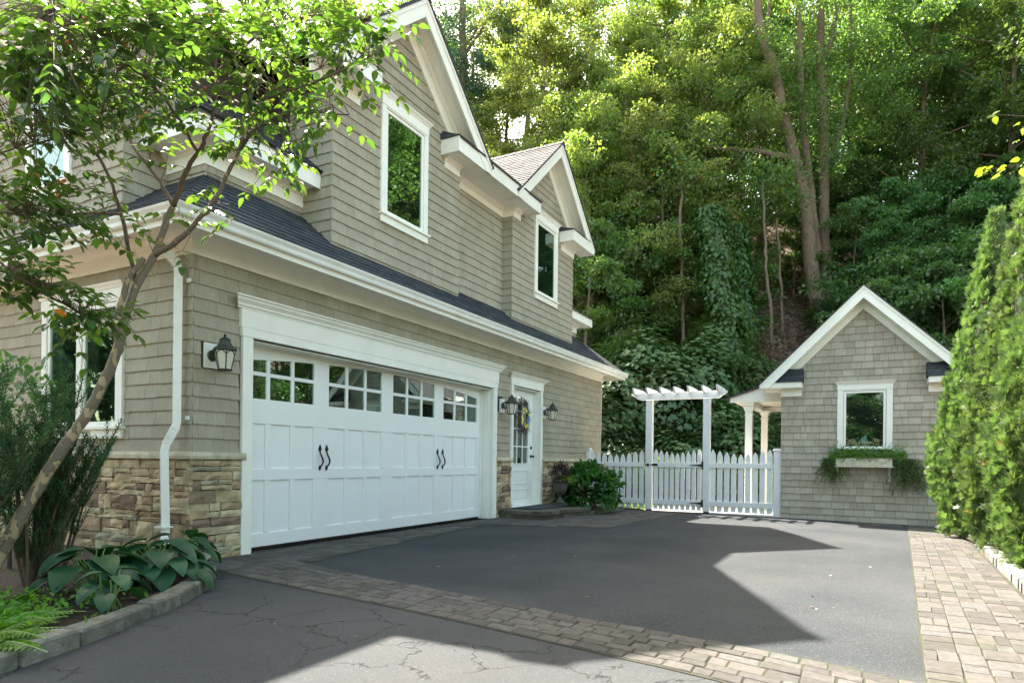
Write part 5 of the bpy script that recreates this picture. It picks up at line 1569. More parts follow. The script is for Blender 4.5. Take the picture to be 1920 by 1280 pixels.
# ---------------- yews at the left corner
def yew(cx, cy, nst, hmin, hmax, spread, label, seed):
    t = empty('yew_shrub', (cx, cy, 0.05), label, 'shrub')
    rs = random.Random(seed)
    st = MB(); P_, A_, N_ = [], [], []
    for i in range(nst):
        a = rs.uniform(0, 2 * math.pi); r0 = rs.uniform(0, 0.12)
        b = Vector((cx + r0 * math.cos(a), cy + r0 * math.sin(a), 0.04))
        h = rs.uniform(hmin, hmax); lean = spread * rs.uniform(0.3, 1)
        top = b + Vector((math.cos(a) * lean, math.sin(a) * lean, h))
        mid = b.lerp(top, 0.5) + Vector((math.cos(a), math.sin(a), 0)) * lean * -0.12
        pts = [b.lerp(mid, k / 4) for k in range(4)] + [mid.lerp(top, k / 6) for k in range(7)]
        st.tube(pts, [0.010 * (1 - k / len(pts)) + 0.003 for k in range(len(pts))], 5, caps=False)
        # side shoots
        shoots = [(mid.lerp(top, 0.0), top)]
        for k in range(rs.randint(10, 15)):
            tt = rs.uniform(0.15, 0.98); B = pts[int(tt * (len(pts) - 1))]
            aa = rs.uniform(0, 2 * math.pi); l2 = rs.uniform(0.14, 0.34)
            E_ = B + Vector((math.cos(aa) * l2 * .55, math.sin(aa) * l2 * .55, l2))
            st.tube([B, E_], [0.004, 0.002], 3, caps=False); shoots.append((B, E_))
        for (B, E_) in shoots:
            L = (E_ - B).length; k = int(L / 0.0045)
            d = (E_ - B).normalized()
            for q in range(k):
                p = B.lerp(E_, q / k); ph = q * 2.4
                e1 = d.cross(Vector((0.3, 0.2, 1))).normalized(); e2 = d.cross(e1)
                o_ = e1 * math.cos(ph) + e2 * math.sin(ph)
                P_.append(tuple(p)); A_.append(tuple(o_ + d * 0.9)); N_.append(tuple(d + Vector((0, 0, .5))))
    st.build('stems', twig_mat, t)
    P_, A_, N_ = map(np.array, (P_, A_, N_))
    leaf_object('needles', L_yew, P_, A_, N_, rng.uniform(0.034, 0.056, len(P_)), m_yew, t, kind='stuff')
    return t
yew(2.75, 5.75, 20, 0.9, 1.75, 0.5, 'dark upright yew under the left end of the side window', 1)
yew(2.15, 5.5, 28, 0.9, 1.75, 0.6, 'dark feathery yew at the left edge of the photo', 2)
yew(3.35, 6.5, 12, 0.8, 1.45, 0.5, 'dark upright yew against the stone base behind the trunk', 3)
lbx = empty('laurel_shrub', at(50, 760, 5.6), 'glossy leaved laurel rising behind the yews by the side window', 'shrub')
n = 700
c_ = at(20, 790, 5.9)
d_ = rvec(n); d_ /= np.linalg.norm(d_, axis=1, keepdims=True)
pos = np.array(c_) + d_ * np.array([.42, .42, .62]) * rng.uniform(0.5, 1, (n, 1))
leaf_object('foliage', L_wide, pos, d_ + rvec(n, 0, .4), rvec(n, 1.2, .6), rng.uniform(.05, .085, n), m_dark, lbx)
MB().tube([(c_.x, c_.y, 0.05), tuple(c_)], [0.02, 0.01], 6).build('stem', twig_mat, lbx)

# ---------------- hosta
def hosta_leaf(wd):
    V_, F_ = [], []
    ns, nc = 8, 18
    for i in range(ns + 1):
        t = i / ns
        w = wd * (math.sin(math.pi * t ** 0.62) ** 0.75 if 0 < t < 1 else 0.0)
        if i == 0: w = wd * 0.25
        for j in range(nc + 1):
            s_ = -1 + 2 * j / nc
            z = 0.16 * (abs(s_) ** 1.6) * w * 1.6 - 0.42 * t * t + 0.15 * t + 0.016 * math.cos(s_ * 28) * (w > 0) * (1 - abs(s_) * .5)
            V_.append((s_ * w, t - 0.10 * (1 - abs(s_)) * 0 - (0.12 * abs(s_) if i == 0 else 0), z))
    for i in range(ns):
        for j in range(nc):
            a = i * (nc + 1) + j
            F_ += [[a, a + 1, a + nc + 2], [a, a + nc + 2, a + nc + 1]]
    V_ = np.array(V_); F_ = np.array([f for f in F_ if len({tuple(V_[i].round(5)) for i in f}) == 3])
    return V_, F_
HL = [np_mesh('leaf', *hosta_leaf(w), np.full(len(hosta_leaf(w)[1]), r), m_hosta, True) for w, r in ((0.40, 0.2), (0.44, 0.6), (0.36, 0.95))]
def hosta(cx, cy, n, rad, size, label):
    t = empty('hosta', (cx, cy, 0.05), label, 'plant')
    st = MB()
    for i in range(n):
        a = i * 2.4 + random.uniform(-.3, .3); q = (i + 1) / n
        r = rad * (0.25 + 0.75 * q) * random.uniform(0.8, 1.1); h = (0.34 - 0.23 * q) * size / 0.22 * random.uniform(0.85, 1.1)
        B = Vector((cx + random.uniform(-.05, .05), cy + random.uniform(-.05, .05), 0.05))
        E_ = Vector((cx + r * math.cos(a) * .75, cy + r * math.sin(a) * .75, 0.06 + h))
        st.tube([B, B.lerp(E_, .5) + Vector((0, 0, .05)), E_], [0.008, .006, .005], 5, caps=False)
        d = Vector((math.cos(a), math.sin(a), -0.1 - 0.5 * q)); nr = Vector((math.cos(a) * .3, math.sin(a) * .3, 1))
        R = frames(np.array([tuple(d)]), np.array([tuple(nr)]))[0]
        o = link_me('leaf', random.choice(HL), t)
        m4 = Matrix([[*R[0], 0], [*R[1], 0], [*R[2], 0], [0, 0, 0, 1]])
        o.matrix_basis = Matrix.Translation(E_) @ m4 @ Matrix.Scale(size * random.uniform(.8, 1.15), 4)
    st.build('stalks', m_stalk, t)
    return t
hosta(3.33, 5.02, 32, 0.46, 0.225, 'blue green hosta clump in the middle of the bed')
hosta(3.80, 5.42, 17, 0.38, 0.235, 'large leaved hosta over the downspout outlet by the stone corner')
hosta(2.80, 4.98, 22, 0.40, 0.235, 'hosta with broad dark leaves nearest the yews')
hosta(2.60, 4.42, 10, 0.25, 0.17, 'small hosta close behind the edging stones')
# ---------------- ferns and low plants
def fern(cx, cy, n, L, label, z0=0.06, par=None):
    t = empty('fern', (cx, cy, z0), label, 'fern')
    P_, A_, N_, S_ = [], [], [], []
    st = MB()
    for i in range(n):
        a = i * 2.4 + random.uniform(-.3, .3); el = random.uniform(0.35, 0.85)
        ln = L * random.uniform(.75, 1.1)
        pts = []
        for k in range(19):
            u = k / 18
            hr = ln * (u * math.cos(el) + 0.25 * u * u); z = ln * (u * math.sin(el) - 0.75 * u * u * math.sin(el) * 1.1)
            pts.append(Vector((cx + hr * math.cos(a), cy + hr * math.sin(a), z0 + max(0, z) + .01)))
        st.tube(pts, [0.0025] * 19, 3, caps=False)
        for k in range(2, 19):
            for h in range(1):
                u = (k + h * .5) / 18.5
                p = pts[k - 1].lerp(pts[k], h * .5); d = (pts[k] - pts[k - 1]).normalized()
                s_ = d.cross(Vector((0, 0, 1))).normalized()
                w = ln * 0.24 * math.sin(math.pi * min(1, u * .9 + .12)) + .008
                for sg in (-1, 1):
                    P_.append(tuple(p)); A_.append(tuple(s_ * sg + d * .35 + Vector((0, 0, -.15)))); N_.append((0, 0, 1)); S_.append(w)
    st.build('stalks', m_stalk, t)
    P_, A_, N_, S_ = map(np.array, (P_, A_, N_, S_))
    sh = (L_far[0] * np.array([0.62, 1, 1]), L_far[1])
    leaf_object('fronds', sh, P_, A_, N_, S_, m_fern, t)
fern(1.72, 4.10, 20, 0.42, 'bright green fern drooping over the edging at the lower left')
fern(1.95, 4.45, 16, 0.36, 'light green fern behind the front fern in the bed')
fern(2.25, 5.0, 9, 0.28, 'small fern at the foot of the yew')
fl2 = []
gcv = empty('ground_cover_plant', (1.5, 4.6, .05), 'low pale green leafy plant at the left edge of the bed', 'plant')
n = 1500
pos = np.stack([rng.normal(1.75, .35, n), rng.normal(4.75, .28, n), 0.08 + np.abs(rng.normal(0, .07, n))], 1)
leaf_object('foliage', L_wide, pos, rvec(n, .3), rvec(n, 1.5, .6), rng.uniform(.025, .05, n), m_fern, gcv)

# ---------------- arborvitae
def spray_shape():
    V_, F_ = [], []
    for i in range(9):
        a = (i - 4) * 0.27; L = 1.0 - abs(i - 4) * 0.11 - (.12 if i % 2 else 0)
        dx, dy = math.sin(a), math.cos(a); w = 0.05
        b = len(V_); z0_ = .04 * ((i * 7) % 3 - 1)
        V_ += [(0, 0.05, 0), (dx * L * .6 + dy * w, dy * L * .6 - dx * w, z0_), (dx * L, dy * L, z0_ - 0.05), (dx * L * .6 - dy * w, dy * L * .6 + dx * w, z0_)]
        F_ += [[b, b + 1, b + 2], [b, b + 2, b + 3]]
    return np.array(V_), np.array(F_)
SPR = spray_shape()
def arb_mesh(seed, H, R, n=17000):
    r = np.random.default_rng(seed)
    K = 1500
    z = H * (1 - np.sqrt(1 - r.random(K) * 0.9985)); a = r.random(K) * 2 * np.pi
    prof = R * np.minimum(1, (H - z) / (H - 1.2)) * (0.78 + 0.22 * np.minimum(1, z)) + 0.008
    rad = prof * (1 + 0.06 * np.sin(a * 4 + z * .9 + seed) + .05 * np.sin(z * 9 + a * 6) + .035 * r.normal(size=K)) * (1 - .18 * r.random(K) ** 2)
    cc_ = np.stack([rad * np.cos(a), rad * np.sin(a), z], 1)
    cr_ = r.uniform(.035, .07, K) * (1.1 - .4 * z / H)
    k = r.integers(0, K, n); d = r.normal(size=(n, 3)); d /= np.linalg.norm(d, axis=1, keepdims=True)
    rr_ = r.random(n) ** .5
    pos = cc_[k] + d * cr_[k][:, None] * np.array([.9, .9, 2.6]) * rr_[:, None]
    an = a[k]
    out = np.stack([np.cos(an), np.sin(an), np.zeros(n)], 1)
    al = out * 0.45 + np.array([0, 0, 0.9]) + d * .6 + r.normal(size=(n, 3)) * .3
    tang = np.stack([-np.sin(an), np.cos(an), np.zeros(n)], 1)
    nr = tang * r.choice([-1, 1], n)[:, None] * r.uniform(.1, 1.2, (n, 1)) + out * r.uniform(.0, .9, (n, 1)) + r.normal(size=(n, 3)) * .4
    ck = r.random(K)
    tip = rr_ * ((d * out).sum(1) * .5 + .5)                 # pale young tips; shade inside each clump also put into the colour
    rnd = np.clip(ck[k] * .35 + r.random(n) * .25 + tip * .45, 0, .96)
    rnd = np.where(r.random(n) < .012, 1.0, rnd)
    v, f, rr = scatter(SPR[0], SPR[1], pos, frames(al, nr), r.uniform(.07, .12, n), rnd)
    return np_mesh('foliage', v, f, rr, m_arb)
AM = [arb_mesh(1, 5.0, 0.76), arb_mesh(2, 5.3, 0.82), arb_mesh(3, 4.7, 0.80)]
inner_m = M('dark_inner_shade', (0.022, 0.040, 0.012), rough=1.0, ns=12, na=.5)
def arborvitae(x, y, k, s, label, rot):
    t = empty('arborvitae', (x, y, 0.0), label, 'conifer', 'arborvitae hedge along the kerb')
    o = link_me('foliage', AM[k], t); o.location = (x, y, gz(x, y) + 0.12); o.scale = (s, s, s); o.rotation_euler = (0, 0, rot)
    MB().tube([(x, y, gz(x, y)), (x, y, 2.5 * s)], [0.05, 0.02], 8).build('trunk', bark_grey, t)
    # solid core, its dark colour stands for shade inside the foliage
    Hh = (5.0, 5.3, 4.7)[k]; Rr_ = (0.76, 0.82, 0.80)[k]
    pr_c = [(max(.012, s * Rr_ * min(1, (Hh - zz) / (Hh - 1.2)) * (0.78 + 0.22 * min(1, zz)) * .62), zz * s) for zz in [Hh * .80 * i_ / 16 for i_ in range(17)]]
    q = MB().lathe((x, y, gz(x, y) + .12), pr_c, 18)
    q.build('inner_core', inner_m, t, True)
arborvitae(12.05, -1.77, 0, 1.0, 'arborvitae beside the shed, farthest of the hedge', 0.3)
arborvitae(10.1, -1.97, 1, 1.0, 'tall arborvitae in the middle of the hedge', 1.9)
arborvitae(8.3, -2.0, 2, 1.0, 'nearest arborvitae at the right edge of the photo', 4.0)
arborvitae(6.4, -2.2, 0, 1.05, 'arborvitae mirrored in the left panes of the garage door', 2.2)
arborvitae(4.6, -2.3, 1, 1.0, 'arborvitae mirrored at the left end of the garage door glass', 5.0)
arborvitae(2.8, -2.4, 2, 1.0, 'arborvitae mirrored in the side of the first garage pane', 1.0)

# ivy below the hedge
ivb = []
n = 2600
xs_ = rng.uniform(5, 13.6, n); ys_ = -1.33 - 0.04 * (xs_ - 6.2) - np.abs(rng.normal(0, .22, n)) - .08
pos = np.stack([xs_, ys_, 0.08 + rng.uniform(0, .12, n)], 1)
o = leaf_object('ivy_ground_cover', L_wide, pos, rvec(n, .2), rvec(n, 1.3, .5), rng.uniform(.04, .07, n), m_ivy, None, kind='stuff')
tag(o, 'green ivy growing between the cobble kerb and the hedge', 'ivy')
pl_ = MB(); pl_.box(WF, 14.25, 14.75, -1.95, -1.62, -.1, 0.08); tag(pl_.build('crate', M('dark_blue_plastic', (0.05, 0.06, 0.11), rough=.5), bevel=.01), 'small dark blue tub behind the shed downspout', 'tub')

# ---------------- hydrangea and pots
def shrub_leaf(name, c, rad, n, size, mat, label, cat, shape=L_wide, group=None, stems=6, shell=0.55, zup=1.2, flat=False):
    t = empty(name, (c[0], c[1], c[2] - rad[2]), label, cat, group)
    d = rvec(n); d /= np.linalg.norm(d, axis=1, keepdims=True)
    if not flat: d[:, 2] = np.where(d[:, 2] < -.55, -d[:, 2], d[:, 2])
    bumps = 1 + .16 * np.sin(d[:, 0] * 5 + d[:, 1] * 4 + c[0]) + .12 * np.sin(d[:, 2] * 7 + c[1])
    pos = np.array(c) + d * np.array(rad) * (shell + (1 - shell) * rng.random((n, 1)) ** .5) * bumps[:, None]
    leaf_object('foliage', shape, pos, d + rvec(n, -.1, .55), rvec(n, zup, .5) + d * .6, size * rng.uniform(.7, 1.25, n), mat, t)
    st = MB()
    for i in range(stems):
        a = i / stems * 2 * math.pi
        st.tube([(c[0] + .05 * math.cos(a), c[1] + .05 * math.sin(a), c[2] - rad[2]), (c[0] + rad[0] * .55 * math.cos(a), c[1] + rad[1] * .55 * math.sin(a), c[2] + rad[2] * .3)], [0.012 + rad[2] * .012, 0.005], 5, caps=False)
    st.build('stems', twig_mat, t)
    return t
hy = shrub_leaf('hydrangea', (13.55, 5.28, 0.42), (0.72, 0.62, 0.56), 1500, 0.15, m_hyd, 'rounded hydrangea with big dark leaves between the urn and the fence', 'shrub')
for (dx, dy, dz) in ((-.3, -.45, .42), (.25, -.5, .25), (0.1, -.3, .55)):
    n = 60; c_ = np.array([13.55 + dx, 5.28 + dy, .42 + dz]); d_ = rvec(n); d_ /= np.linalg.norm(d_, axis=1, keepdims=True)
    leaf_object('faded_bloom', L_far, c_ + d_ * np.array([.08, .08, .05]), rvec(n), d_, .03, LEAF('faded_bloom', (.30, .33, .16), (.42, .38, .25), .2, (1.4, 1.4, 1)), hy)
c_ = (12.45, 5.5, uz + .5 + .18)
n = 500; d_ = rvec(n); d_ /= np.linalg.norm(d_, axis=1, keepdims=True)
t = empty('urn_plant', (12.45, 5.5, .65), 'dark purple leafy plant growing in the iron urn', 'plant')
leaf_object('foliage', L_thin, np.array(c_) + d_ * np.array([.2, .2, .2]) * rng.uniform(.3, 1, (n, 1)), d_ + np.array([0, 0, .6]), rvec(n), .08, m_purple, t)
t = empty('trailing_plant', (12.3, 5.4, .6), 'yellow green plant spilling over the rim of the urn', 'plant')
n = 130
leaf_object('foliage', L_wide, np.array([12.55, 5.35, uz + .53]) + rvec(n, 0, 1) * np.array([.10, .07, .04]), rvec(n, -.3), rvec(n, 1), .05, m_hedge, t)
# small stone edging right of the step
e2 = empty('stone_bed_edging', (13.8, 4.95, -.05), 'short row of small grey blocks edging the hydrangea bed', 'edging')
pc = Pieces('edging_block', edging_mat, 300)
x = 12.92
while x < 15.0:
    w = random.uniform(.18, .26); y0_ = 4.98 + (x - 12.9) * -.02
    pc.add(paver_piece([(x, y0_), (x + w - .008, y0_), (x + w - .008, y0_ + .12), (x, y0_ + .12)], -.02, random.uniform(.07, .10), .008, chamf=.015), e2); x += w
pc.flush(e2)
sheet('hydrangea_bed', lin(12.9, 15.1, 8), lin(5.05, 5.99, 4), lambda x, y: gz(x, y) + .05, mulch_mat)

# ---------------- flower box planting
n = 0
m_boxleaf = LEAF('box_leaf', (0.07, 0.16, 0.03), (0.15, 0.27, 0.05), 0.35, (2, 2, .7))
fbp = empty('box_flowers', (14.9, 0, 1.2), 'blue and white flowers with green foliage filling the window box', 'flowers')
n = 2600
pos = np.stack([rng.uniform(14.76, 15.06, n), rng.uniform(-.80, .56, n), 1.20 + np.abs(rng.normal(0, .10, n))], 1)
pos[:, 2] -= np.where(rng.random(n) < .3, rng.uniform(0, .12, n), 0)
leaf_object('foliage', L_far, pos, rvec(n, .7), rvec(n, 1), rng.uniform(.03, .05, n), m_boxleaf, fbp)
fb_b = M('blue_petal', (0.16, 0.17, 0.62), (0.30, 0.32, 0.75), rough=.6); fb_w = M('white_petal', (.8, .8, .85), rough=.6)
for j, (m_, cnt) in enumerate(((fb_b, 85), (fb_w, 14))):
    P = np.stack([rng.uniform(14.78, 15.0, cnt), rng.uniform(-.85, .56, cnt), 1.27 + np.abs(rng.normal(0, .09, cnt))], 1)
    P = np.repeat(P, 5, 0)
    leaf_object('blossoms', L_far, P, rvec(cnt * 5, .2) + np.array([-.8, 0, 0]), rvec(cnt * 5), .016, m_, fbp)
def trailing(yc, ylen, nst, lmin, lmax, label, off):
    t = empty('trailing_vine', (14.85, yc, 1.15), label, 'vine')
    st = MB(); P_ = []
    for i in range(nst):
        y = random.gauss(yc, ylen); p = Vector((14.82 + random.uniform(0, .15), y, 1.20)); L = random.uniform(lmin, lmax)
        pts = [p]; k = int(L / .04)
        vx, vy = random.gauss(0, .006), random.gauss(off, .012)
        for q in range(k):
            vy += random.gauss(0, .004)
            p = p + Vector((vx * .5, vy, -.036)); p.x = min(15.06, p.x); pts.append(p)
        st.tube(pts, .0018, 3, caps=False)
        for q in pts[1:]:
            for _ in range(5): P_.append((q.x + random.gauss(0, .014), q.y + random.gauss(0, .02), q.z + random.gauss(0, .015)))
    st.build('stems', twig_mat, t); P_ = np.array(P_); n = len(P_)
    leaf_object('foliage', L_far, P_, rvec(n), rvec(n, .3), rng.uniform(.016, .034, n), m_trail, t)
trailing(-.78, .11, 80, .3, .85, 'dark trailing vine hanging from the right end of the flower box', -.004)
trailing(.55, .09, 60, .2, .62, 'wispy trailing vine hanging from the left end of the flower box', .001)
trailing(.3, .05, 5, .3, .5, 'thin strands of vine hanging in front of the left bracket', -.004)

# ------------------------------------------------------------------ behind the fence
pat = sheet('garden_path', lin(15.3, 20, 8), lin(0, 4.6, 6), lambda x, y: gz(x, y) + .0, M('pale_stone_path', (.40, .37, .33), rough=.9, ns=6, na=.2, bump=.004, bs=60))
law = sheet('lawn', lin(15.3, 19.6, 8), lin(4.6, 16, 10), lambda x, y: gz(x, y) + .01, M('lawn_green', (.07, .13, .02), (.10, .16, .03), rough=.9, ns=9, na=.35, bump=.02, bs=120))
n = 14000
gx_ = rng.uniform(15.4, 19.4, n); gy_ = rng.uniform(4.6, 9.5, n)
o = leaf_object('grass', L_thin, np.stack([gx_, gy_, np.full(n, -.09)], 1), rvec(n, 3), rvec(n), rng.uniform(.04, .09, n), m_grass, None, kind='stuff')
tag(o, 'sunlit lawn grass seen between the fence pickets', 'grass')
for i, (px_, D, h, r) in enumerate(((1236, 18.2, 1.35, .6), (1290, 18.4, 1.25, .6), (1340, 18.3, 1.3, .6), (1385, 18.2, 1.25, .5), (1180, 18.6, 1.1, .6))):
    p = at(px_, 862, D)
    shrub_leaf('low_shrub', (p.x, p.y, h * .5 - .05), (r, r, h * .5), 900, .075, m_hedge, 'low bright green shrub behind the ' + ('left gate pickets', 'right gate pickets', 'right arbour post', 'right fence run', 'left fence run')[i], 'shrub', group='low bright shrubs behind the fence')
p = at(1440, 862, 17.8)
shrub_leaf('daylily', (p.x, p.y, .45), (.35, .35, .5), 260, .3, m_hedge, 'yellow green strappy plant near the right end of the fence', 'plant', shape=L_thin)

MARKS = ((0, 'above the left gable'), (950, 'above the dip between the two gables'), (1060, 'above the right gable peak'), (1150, 'above the far eave corner'), (1220, 'above the left post of the arbour'), (1290, 'above the middle of the arbour'), (1350, 'above the thick ivy trunk'), (1420, 'above the shed porch'),
         (1480, 'left of the forked oak'), (1545, 'right behind the forked oak'), (1610, 'above the peak of the shed'), (1670, 'above the right slope of the shed roof'), (1730, 'above the right eave of the shed'), (1790, 'left of the arborvitae tips'), (1850, 'behind the arborvitae tips'), (1920, 'beyond the right edge of the photo'))
used_labels = {}
def spot(px_, D, what):
    m = [t for a, t in MARKS if px_ >= a][-1]
    row = 'at the slope foot' if D < 24 else 'low on the slope' if D < 28 else 'mid slope' if D < 33 else 'high on the slope' if D < 40 else 'on the hilltop'
    l_ = what + ' ' + row + ', ' + m
    if l_ in used_labels: l_ = l_.replace(what, what + ' in front', 1) if D < used_labels[l_] else l_.replace(what, what + ' behind', 1)
    used_labels[l_] = D
    return l_
# rhododendrons
rh = [(1150, 21.0, 3.2, 1.7), (1205, 22.0, 3.4, 1.8), (1255, 21.0, 3.0, 1.6), (1310, 22.0, 3.0, 1.7), (1165, 19.6, 1.9, 1.3), (1225, 19.4, 1.8, 1.2), (1275, 19.6, 2.0, 1.3), (1345, 20.4, 2.2, 1.3), (1405, 20.0, 1.9, 1.2), (1455, 19.8, 1.4, 1.1), (1500, 20.6, 1.3, 1.2), (1120, 20.2, 2.8, 1.5), (1420, 22.5, 1.6, 1.0), (1580, 25, 2.0, 1.6), (1545, 27, 1.2, 1.0)]
RM = []
def shrub_mesh(seed, n, size, mat, shape, el=(1, 1, .9)):
    r = np.random.default_rng(seed)
    # rosettes of leaves on a lumpy dome
    k = n // 9
    d = r.normal(size=(k, 3)); d /= np.linalg.norm(d, axis=1, keepdims=True); d[:, 2] = np.where(d[:, 2] < -.3, -d[:, 2], d[:, 2])
    b = 1 + .18 * np.sin(d[:, 0] * 6 + seed) + .15 * np.sin(d[:, 1] * 5 + d[:, 2] * 6 + seed)
    c = d * (0.55 + .45 * r.random((k, 1)) ** .6) * b[:, None]
    pos = np.repeat(c, 9, 0); dd_ = np.repeat(d, 9, 0)
    ax = dd_ + np.array([0, 0, .6]); ax /= np.linalg.norm(ax, axis=1, keepdims=True)
    rv = r.normal(size=(len(pos), 3)); tg = rv - ax * (rv * ax).sum(1, keepdims=True); tg /= np.linalg.norm(tg, axis=1, keepdims=True)
    al = tg + ax * .25
    v, f, rr = scatter(shape[0], shape[1], pos, frames(al, ax), size * r.uniform(.8, 1.2, len(pos)), np.repeat(r.random(k), 9) * .6 + r.random(len(pos)) * .4)
    return np_mesh('foliage', v, f, rr, mat)
RM = [shrub_mesh(s, 13500, .055, m_rhodo, L_far) for s in (1, 2, 3)]
for i, (px_, D, h, r) in enumerate(rh):
    p = at(px_, 862, D); z = ground_z(p.x, p.y)
    t = empty('rhododendron', (p.x, p.y, z), spot(px_, D, ('tall' if h > 2.5 else 'low') + ' dense rhododendron'), 'shrub', 'rhododendrons behind the fence')
    o = link_me('foliage', RM[i % 3], t); o.location = (p.x, p.y, z + h * .42); o.scale = (r, r, h * .62); o.rotation_euler = (0, 0, i * 1.7)
    st = MB()
    for k in range(4):
        a = k * 1.6 + i; st.tube([(p.x, p.y, z - .1), (p.x + .3 * r * math.cos(a), p.y + .3 * r * math.sin(a), z + h * .4), (p.x + .6 * r * math.cos(a), p.y + .6 * r * math.sin(a), z + h * .7)], [.05, .03, .015], 6, caps=False)
    st.build('stems', twig_mat, t)

# ------------------------------------------------------------------ forest
def tree_meshes(seed, H, cr, cbase, nclus, nleaf, lsize, mat, bark=bark_grey, trunk_r=0.2, shape=L_far, lean=0.0, flat=0.45, clr=0.85, droop=0.0):
    """returns trunk mesh, crown mesh; limbs carry leaf clusters"""
    r = random.Random(seed); g = np.random.default_rng(seed)
    mb = MB()
    tp = [Vector((lean * z / H * 2 + .15 * math.sin(z * .5 + seed), .15 * math.cos(z * .4 + seed), z)) for z in [H * .92 * k / 10 for k in range(11)]]
    mb.tube(tp, [trunk_r * (1 - .85 * k / 10) * (1.25 if k == 0 else 1) for k in range(11)], 10)
    cl = []
    nl = max(8, nclus // 6)
    for i in range(nl):
        t = cbase + (1 - cbase) * (i + .5) / nl
        z = t * H * .92; k = min(9, int(z / (H * .092))); b = tp[k].lerp(tp[k + 1], z / (H * .092) - k)
        prof = math.sin(math.pi * min(1, .12 + .88 * (t - cbase) / (1 - cbase))) ** .6
        L = cr * prof * r.uniform(.7, 1.1); a = i * 2.4 + r.uniform(-.4, .4)
        rise = L * r.uniform(.15, .6) - droop * L
        e = b + Vector((L * math.cos(a), L * math.sin(a), rise)); m = b.lerp(e, .5) + Vector((0, 0, -.06 * L))
        mb.tube([b, m, e], [trunk_r * .30 * (1 - t * .5), trunk_r * .16, .012], 6, caps=False)
        for q in range(6):
            u = r.uniform(.35, 1.08); P = b.lerp(m, u * 2) if u < .5 else m.lerp(e, (u - .5) * 2)
            c = P + Vector((r.gauss(0, .35), r.gauss(0, .35), r.gauss(0, .3))) * (L * .28)
            cl.append((tuple(c), r.uniform(.4, 1.35) * clr))
            mb.tube([P, c], [.012, .006], 4, caps=False)
    C_ = np.array([c[0] for c in cl]); Rr = np.array([c[1] for c in cl])
    idx = g.integers(0, len(C_), nleaf)
    d = g.normal(size=(nleaf, 3)); d /= np.linalg.norm(d, axis=1, keepdims=True)
    pos = C_[idx] + d * (Rr[idx] * g.random(nleaf) ** .45)[:, None] * np.array([1, 1, flat])
    al = d * .25 + g.normal(size=(nleaf, 3)) * .8 + np.array([0, 0, -.45 - droop])
    nr = g.normal(size=(nleaf, 3)) * .6 + np.array([0, 0, 1.0])
    crn = g.random(len(C_))
    rnd = np.clip(crn[idx] * .45 + g.random(nleaf) * .55, 0, .999)
    v, f, rr = scatter(shape[0], shape[1], pos, frames(al, nr), lsize * g.uniform(.7, 1.25, nleaf), rnd)
    return mb.mesh('trunk', bark, True), np_mesh('crown', v, f, rr, mat)

TV = [tree_meshes(1, 15, 4.2, .16, 170, 27000, .155, m_forest, trunk_r=.22),
      tree_meshes(2, 17, 4.6, .22, 180, 28000, .155, m_forest, trunk_r=.26),
      tree_meshes(3, 13, 3.8, .05, 170, 25000, .145, m_forest_y, trunk_r=.18, droop=.12),
      tree_meshes(4, 16, 4.0, .12, 170, 26000, .145, m_forest_y, trunk_r=.2),
      tree_meshes(5, 9, 3.0, .06, 110, 16000, .165, m_dark, trunk_r=.12, flat=.35),
      tree_meshes(6, 18, 4.5, .45, 110, 12000, .15, m_forest, trunk_r=.24),
      tree_meshes(7, 5.0, 2.0, .08, 70, 7500, .155, m_dark, trunk_r=.07, flat=.35, clr=.6),
      tree_meshes(8, 6.5, 2.2, .10, 80, 8000, .14, m_forest, trunk_r=.08, clr=.6)]
def forest_tree(px_, D, v, s, rot, label='leafy green tree', group='trees of the wooded hillside', cat='tree', name='woodland_tree', dz=0, xy=None):
    if xy is None and group: label = spot(px_, D, label)
    p = at(px_, 862, D) if xy is None else Vector((*xy, 0)); z = ground_z(p.x, p.y)
    t = empty(name, (p.x, p.y, z), label, cat, group)
    for me, nm in zip(TV[v], ('trunk', 'crown')):
        o = link_me(nm, me, t); o.location = (p.x, p.y, z - .15 + dz); o.rotation_euler = (0, 0, rot); o.scale = (s, s, s)
    return t
F1 = [(1130, 29, 2, .95), (1215, 27, 2, .85), (1330, 28.5, 3, .85), (1010, 33, 3, 1.0), (940, 35, 2, 1.0), (1420, 33, 0, 1.0), (1640, 31, 0, .95), (1720, 29, 1, .85), (1800, 30, 0, 1.0), (1895, 27, 1, .9), (1960, 24, 4, 1.0),
      (1260, 35, 1, 1.0), (1100, 38, 1, 1.1), (1500, 38, 3, 1.05), (1590, 37, 1, 1.05), (1690, 38, 0, 1.1), (1790, 37, 3, 1.0), (1880, 36, 0, 1.1), (1380, 42, 5, 1.1), (1180, 45, 0, 1.0), (980, 44, 5, 1.05),
      (1560, 46, 0, 1.0), (1740, 46, 1, 1.0), (1860, 45, 2, 1.0), (880, 42, 5, .85), (2000, 33, 1, 1.0), (2080, 28, 0, 1.0), (1300, 47, 3, 1.0), (1460, 50, 1, 1.0)]
F1 += [(1010, 30, 3, .85), (1100, 25.5, 2, .8), (1165, 27, 3, .75), (1230, 25, 2, .72), (1290, 26.5, 2, .8), (1185, 31, 2, 1.0), (1350, 31, 3, .95), (1060, 28, 2, .85), (1250, 30, 3, .95)]
for i, (px_, D, v, s) in enumerate(F1):
    if v in (2, 3): forest_tree(px_, D, v, s, i * 1.3, 'sunlit yellow green tree', 'sunlit yellow green trees on the hillside')
    else: forest_tree(px_, D, v, s, i * 1.3)
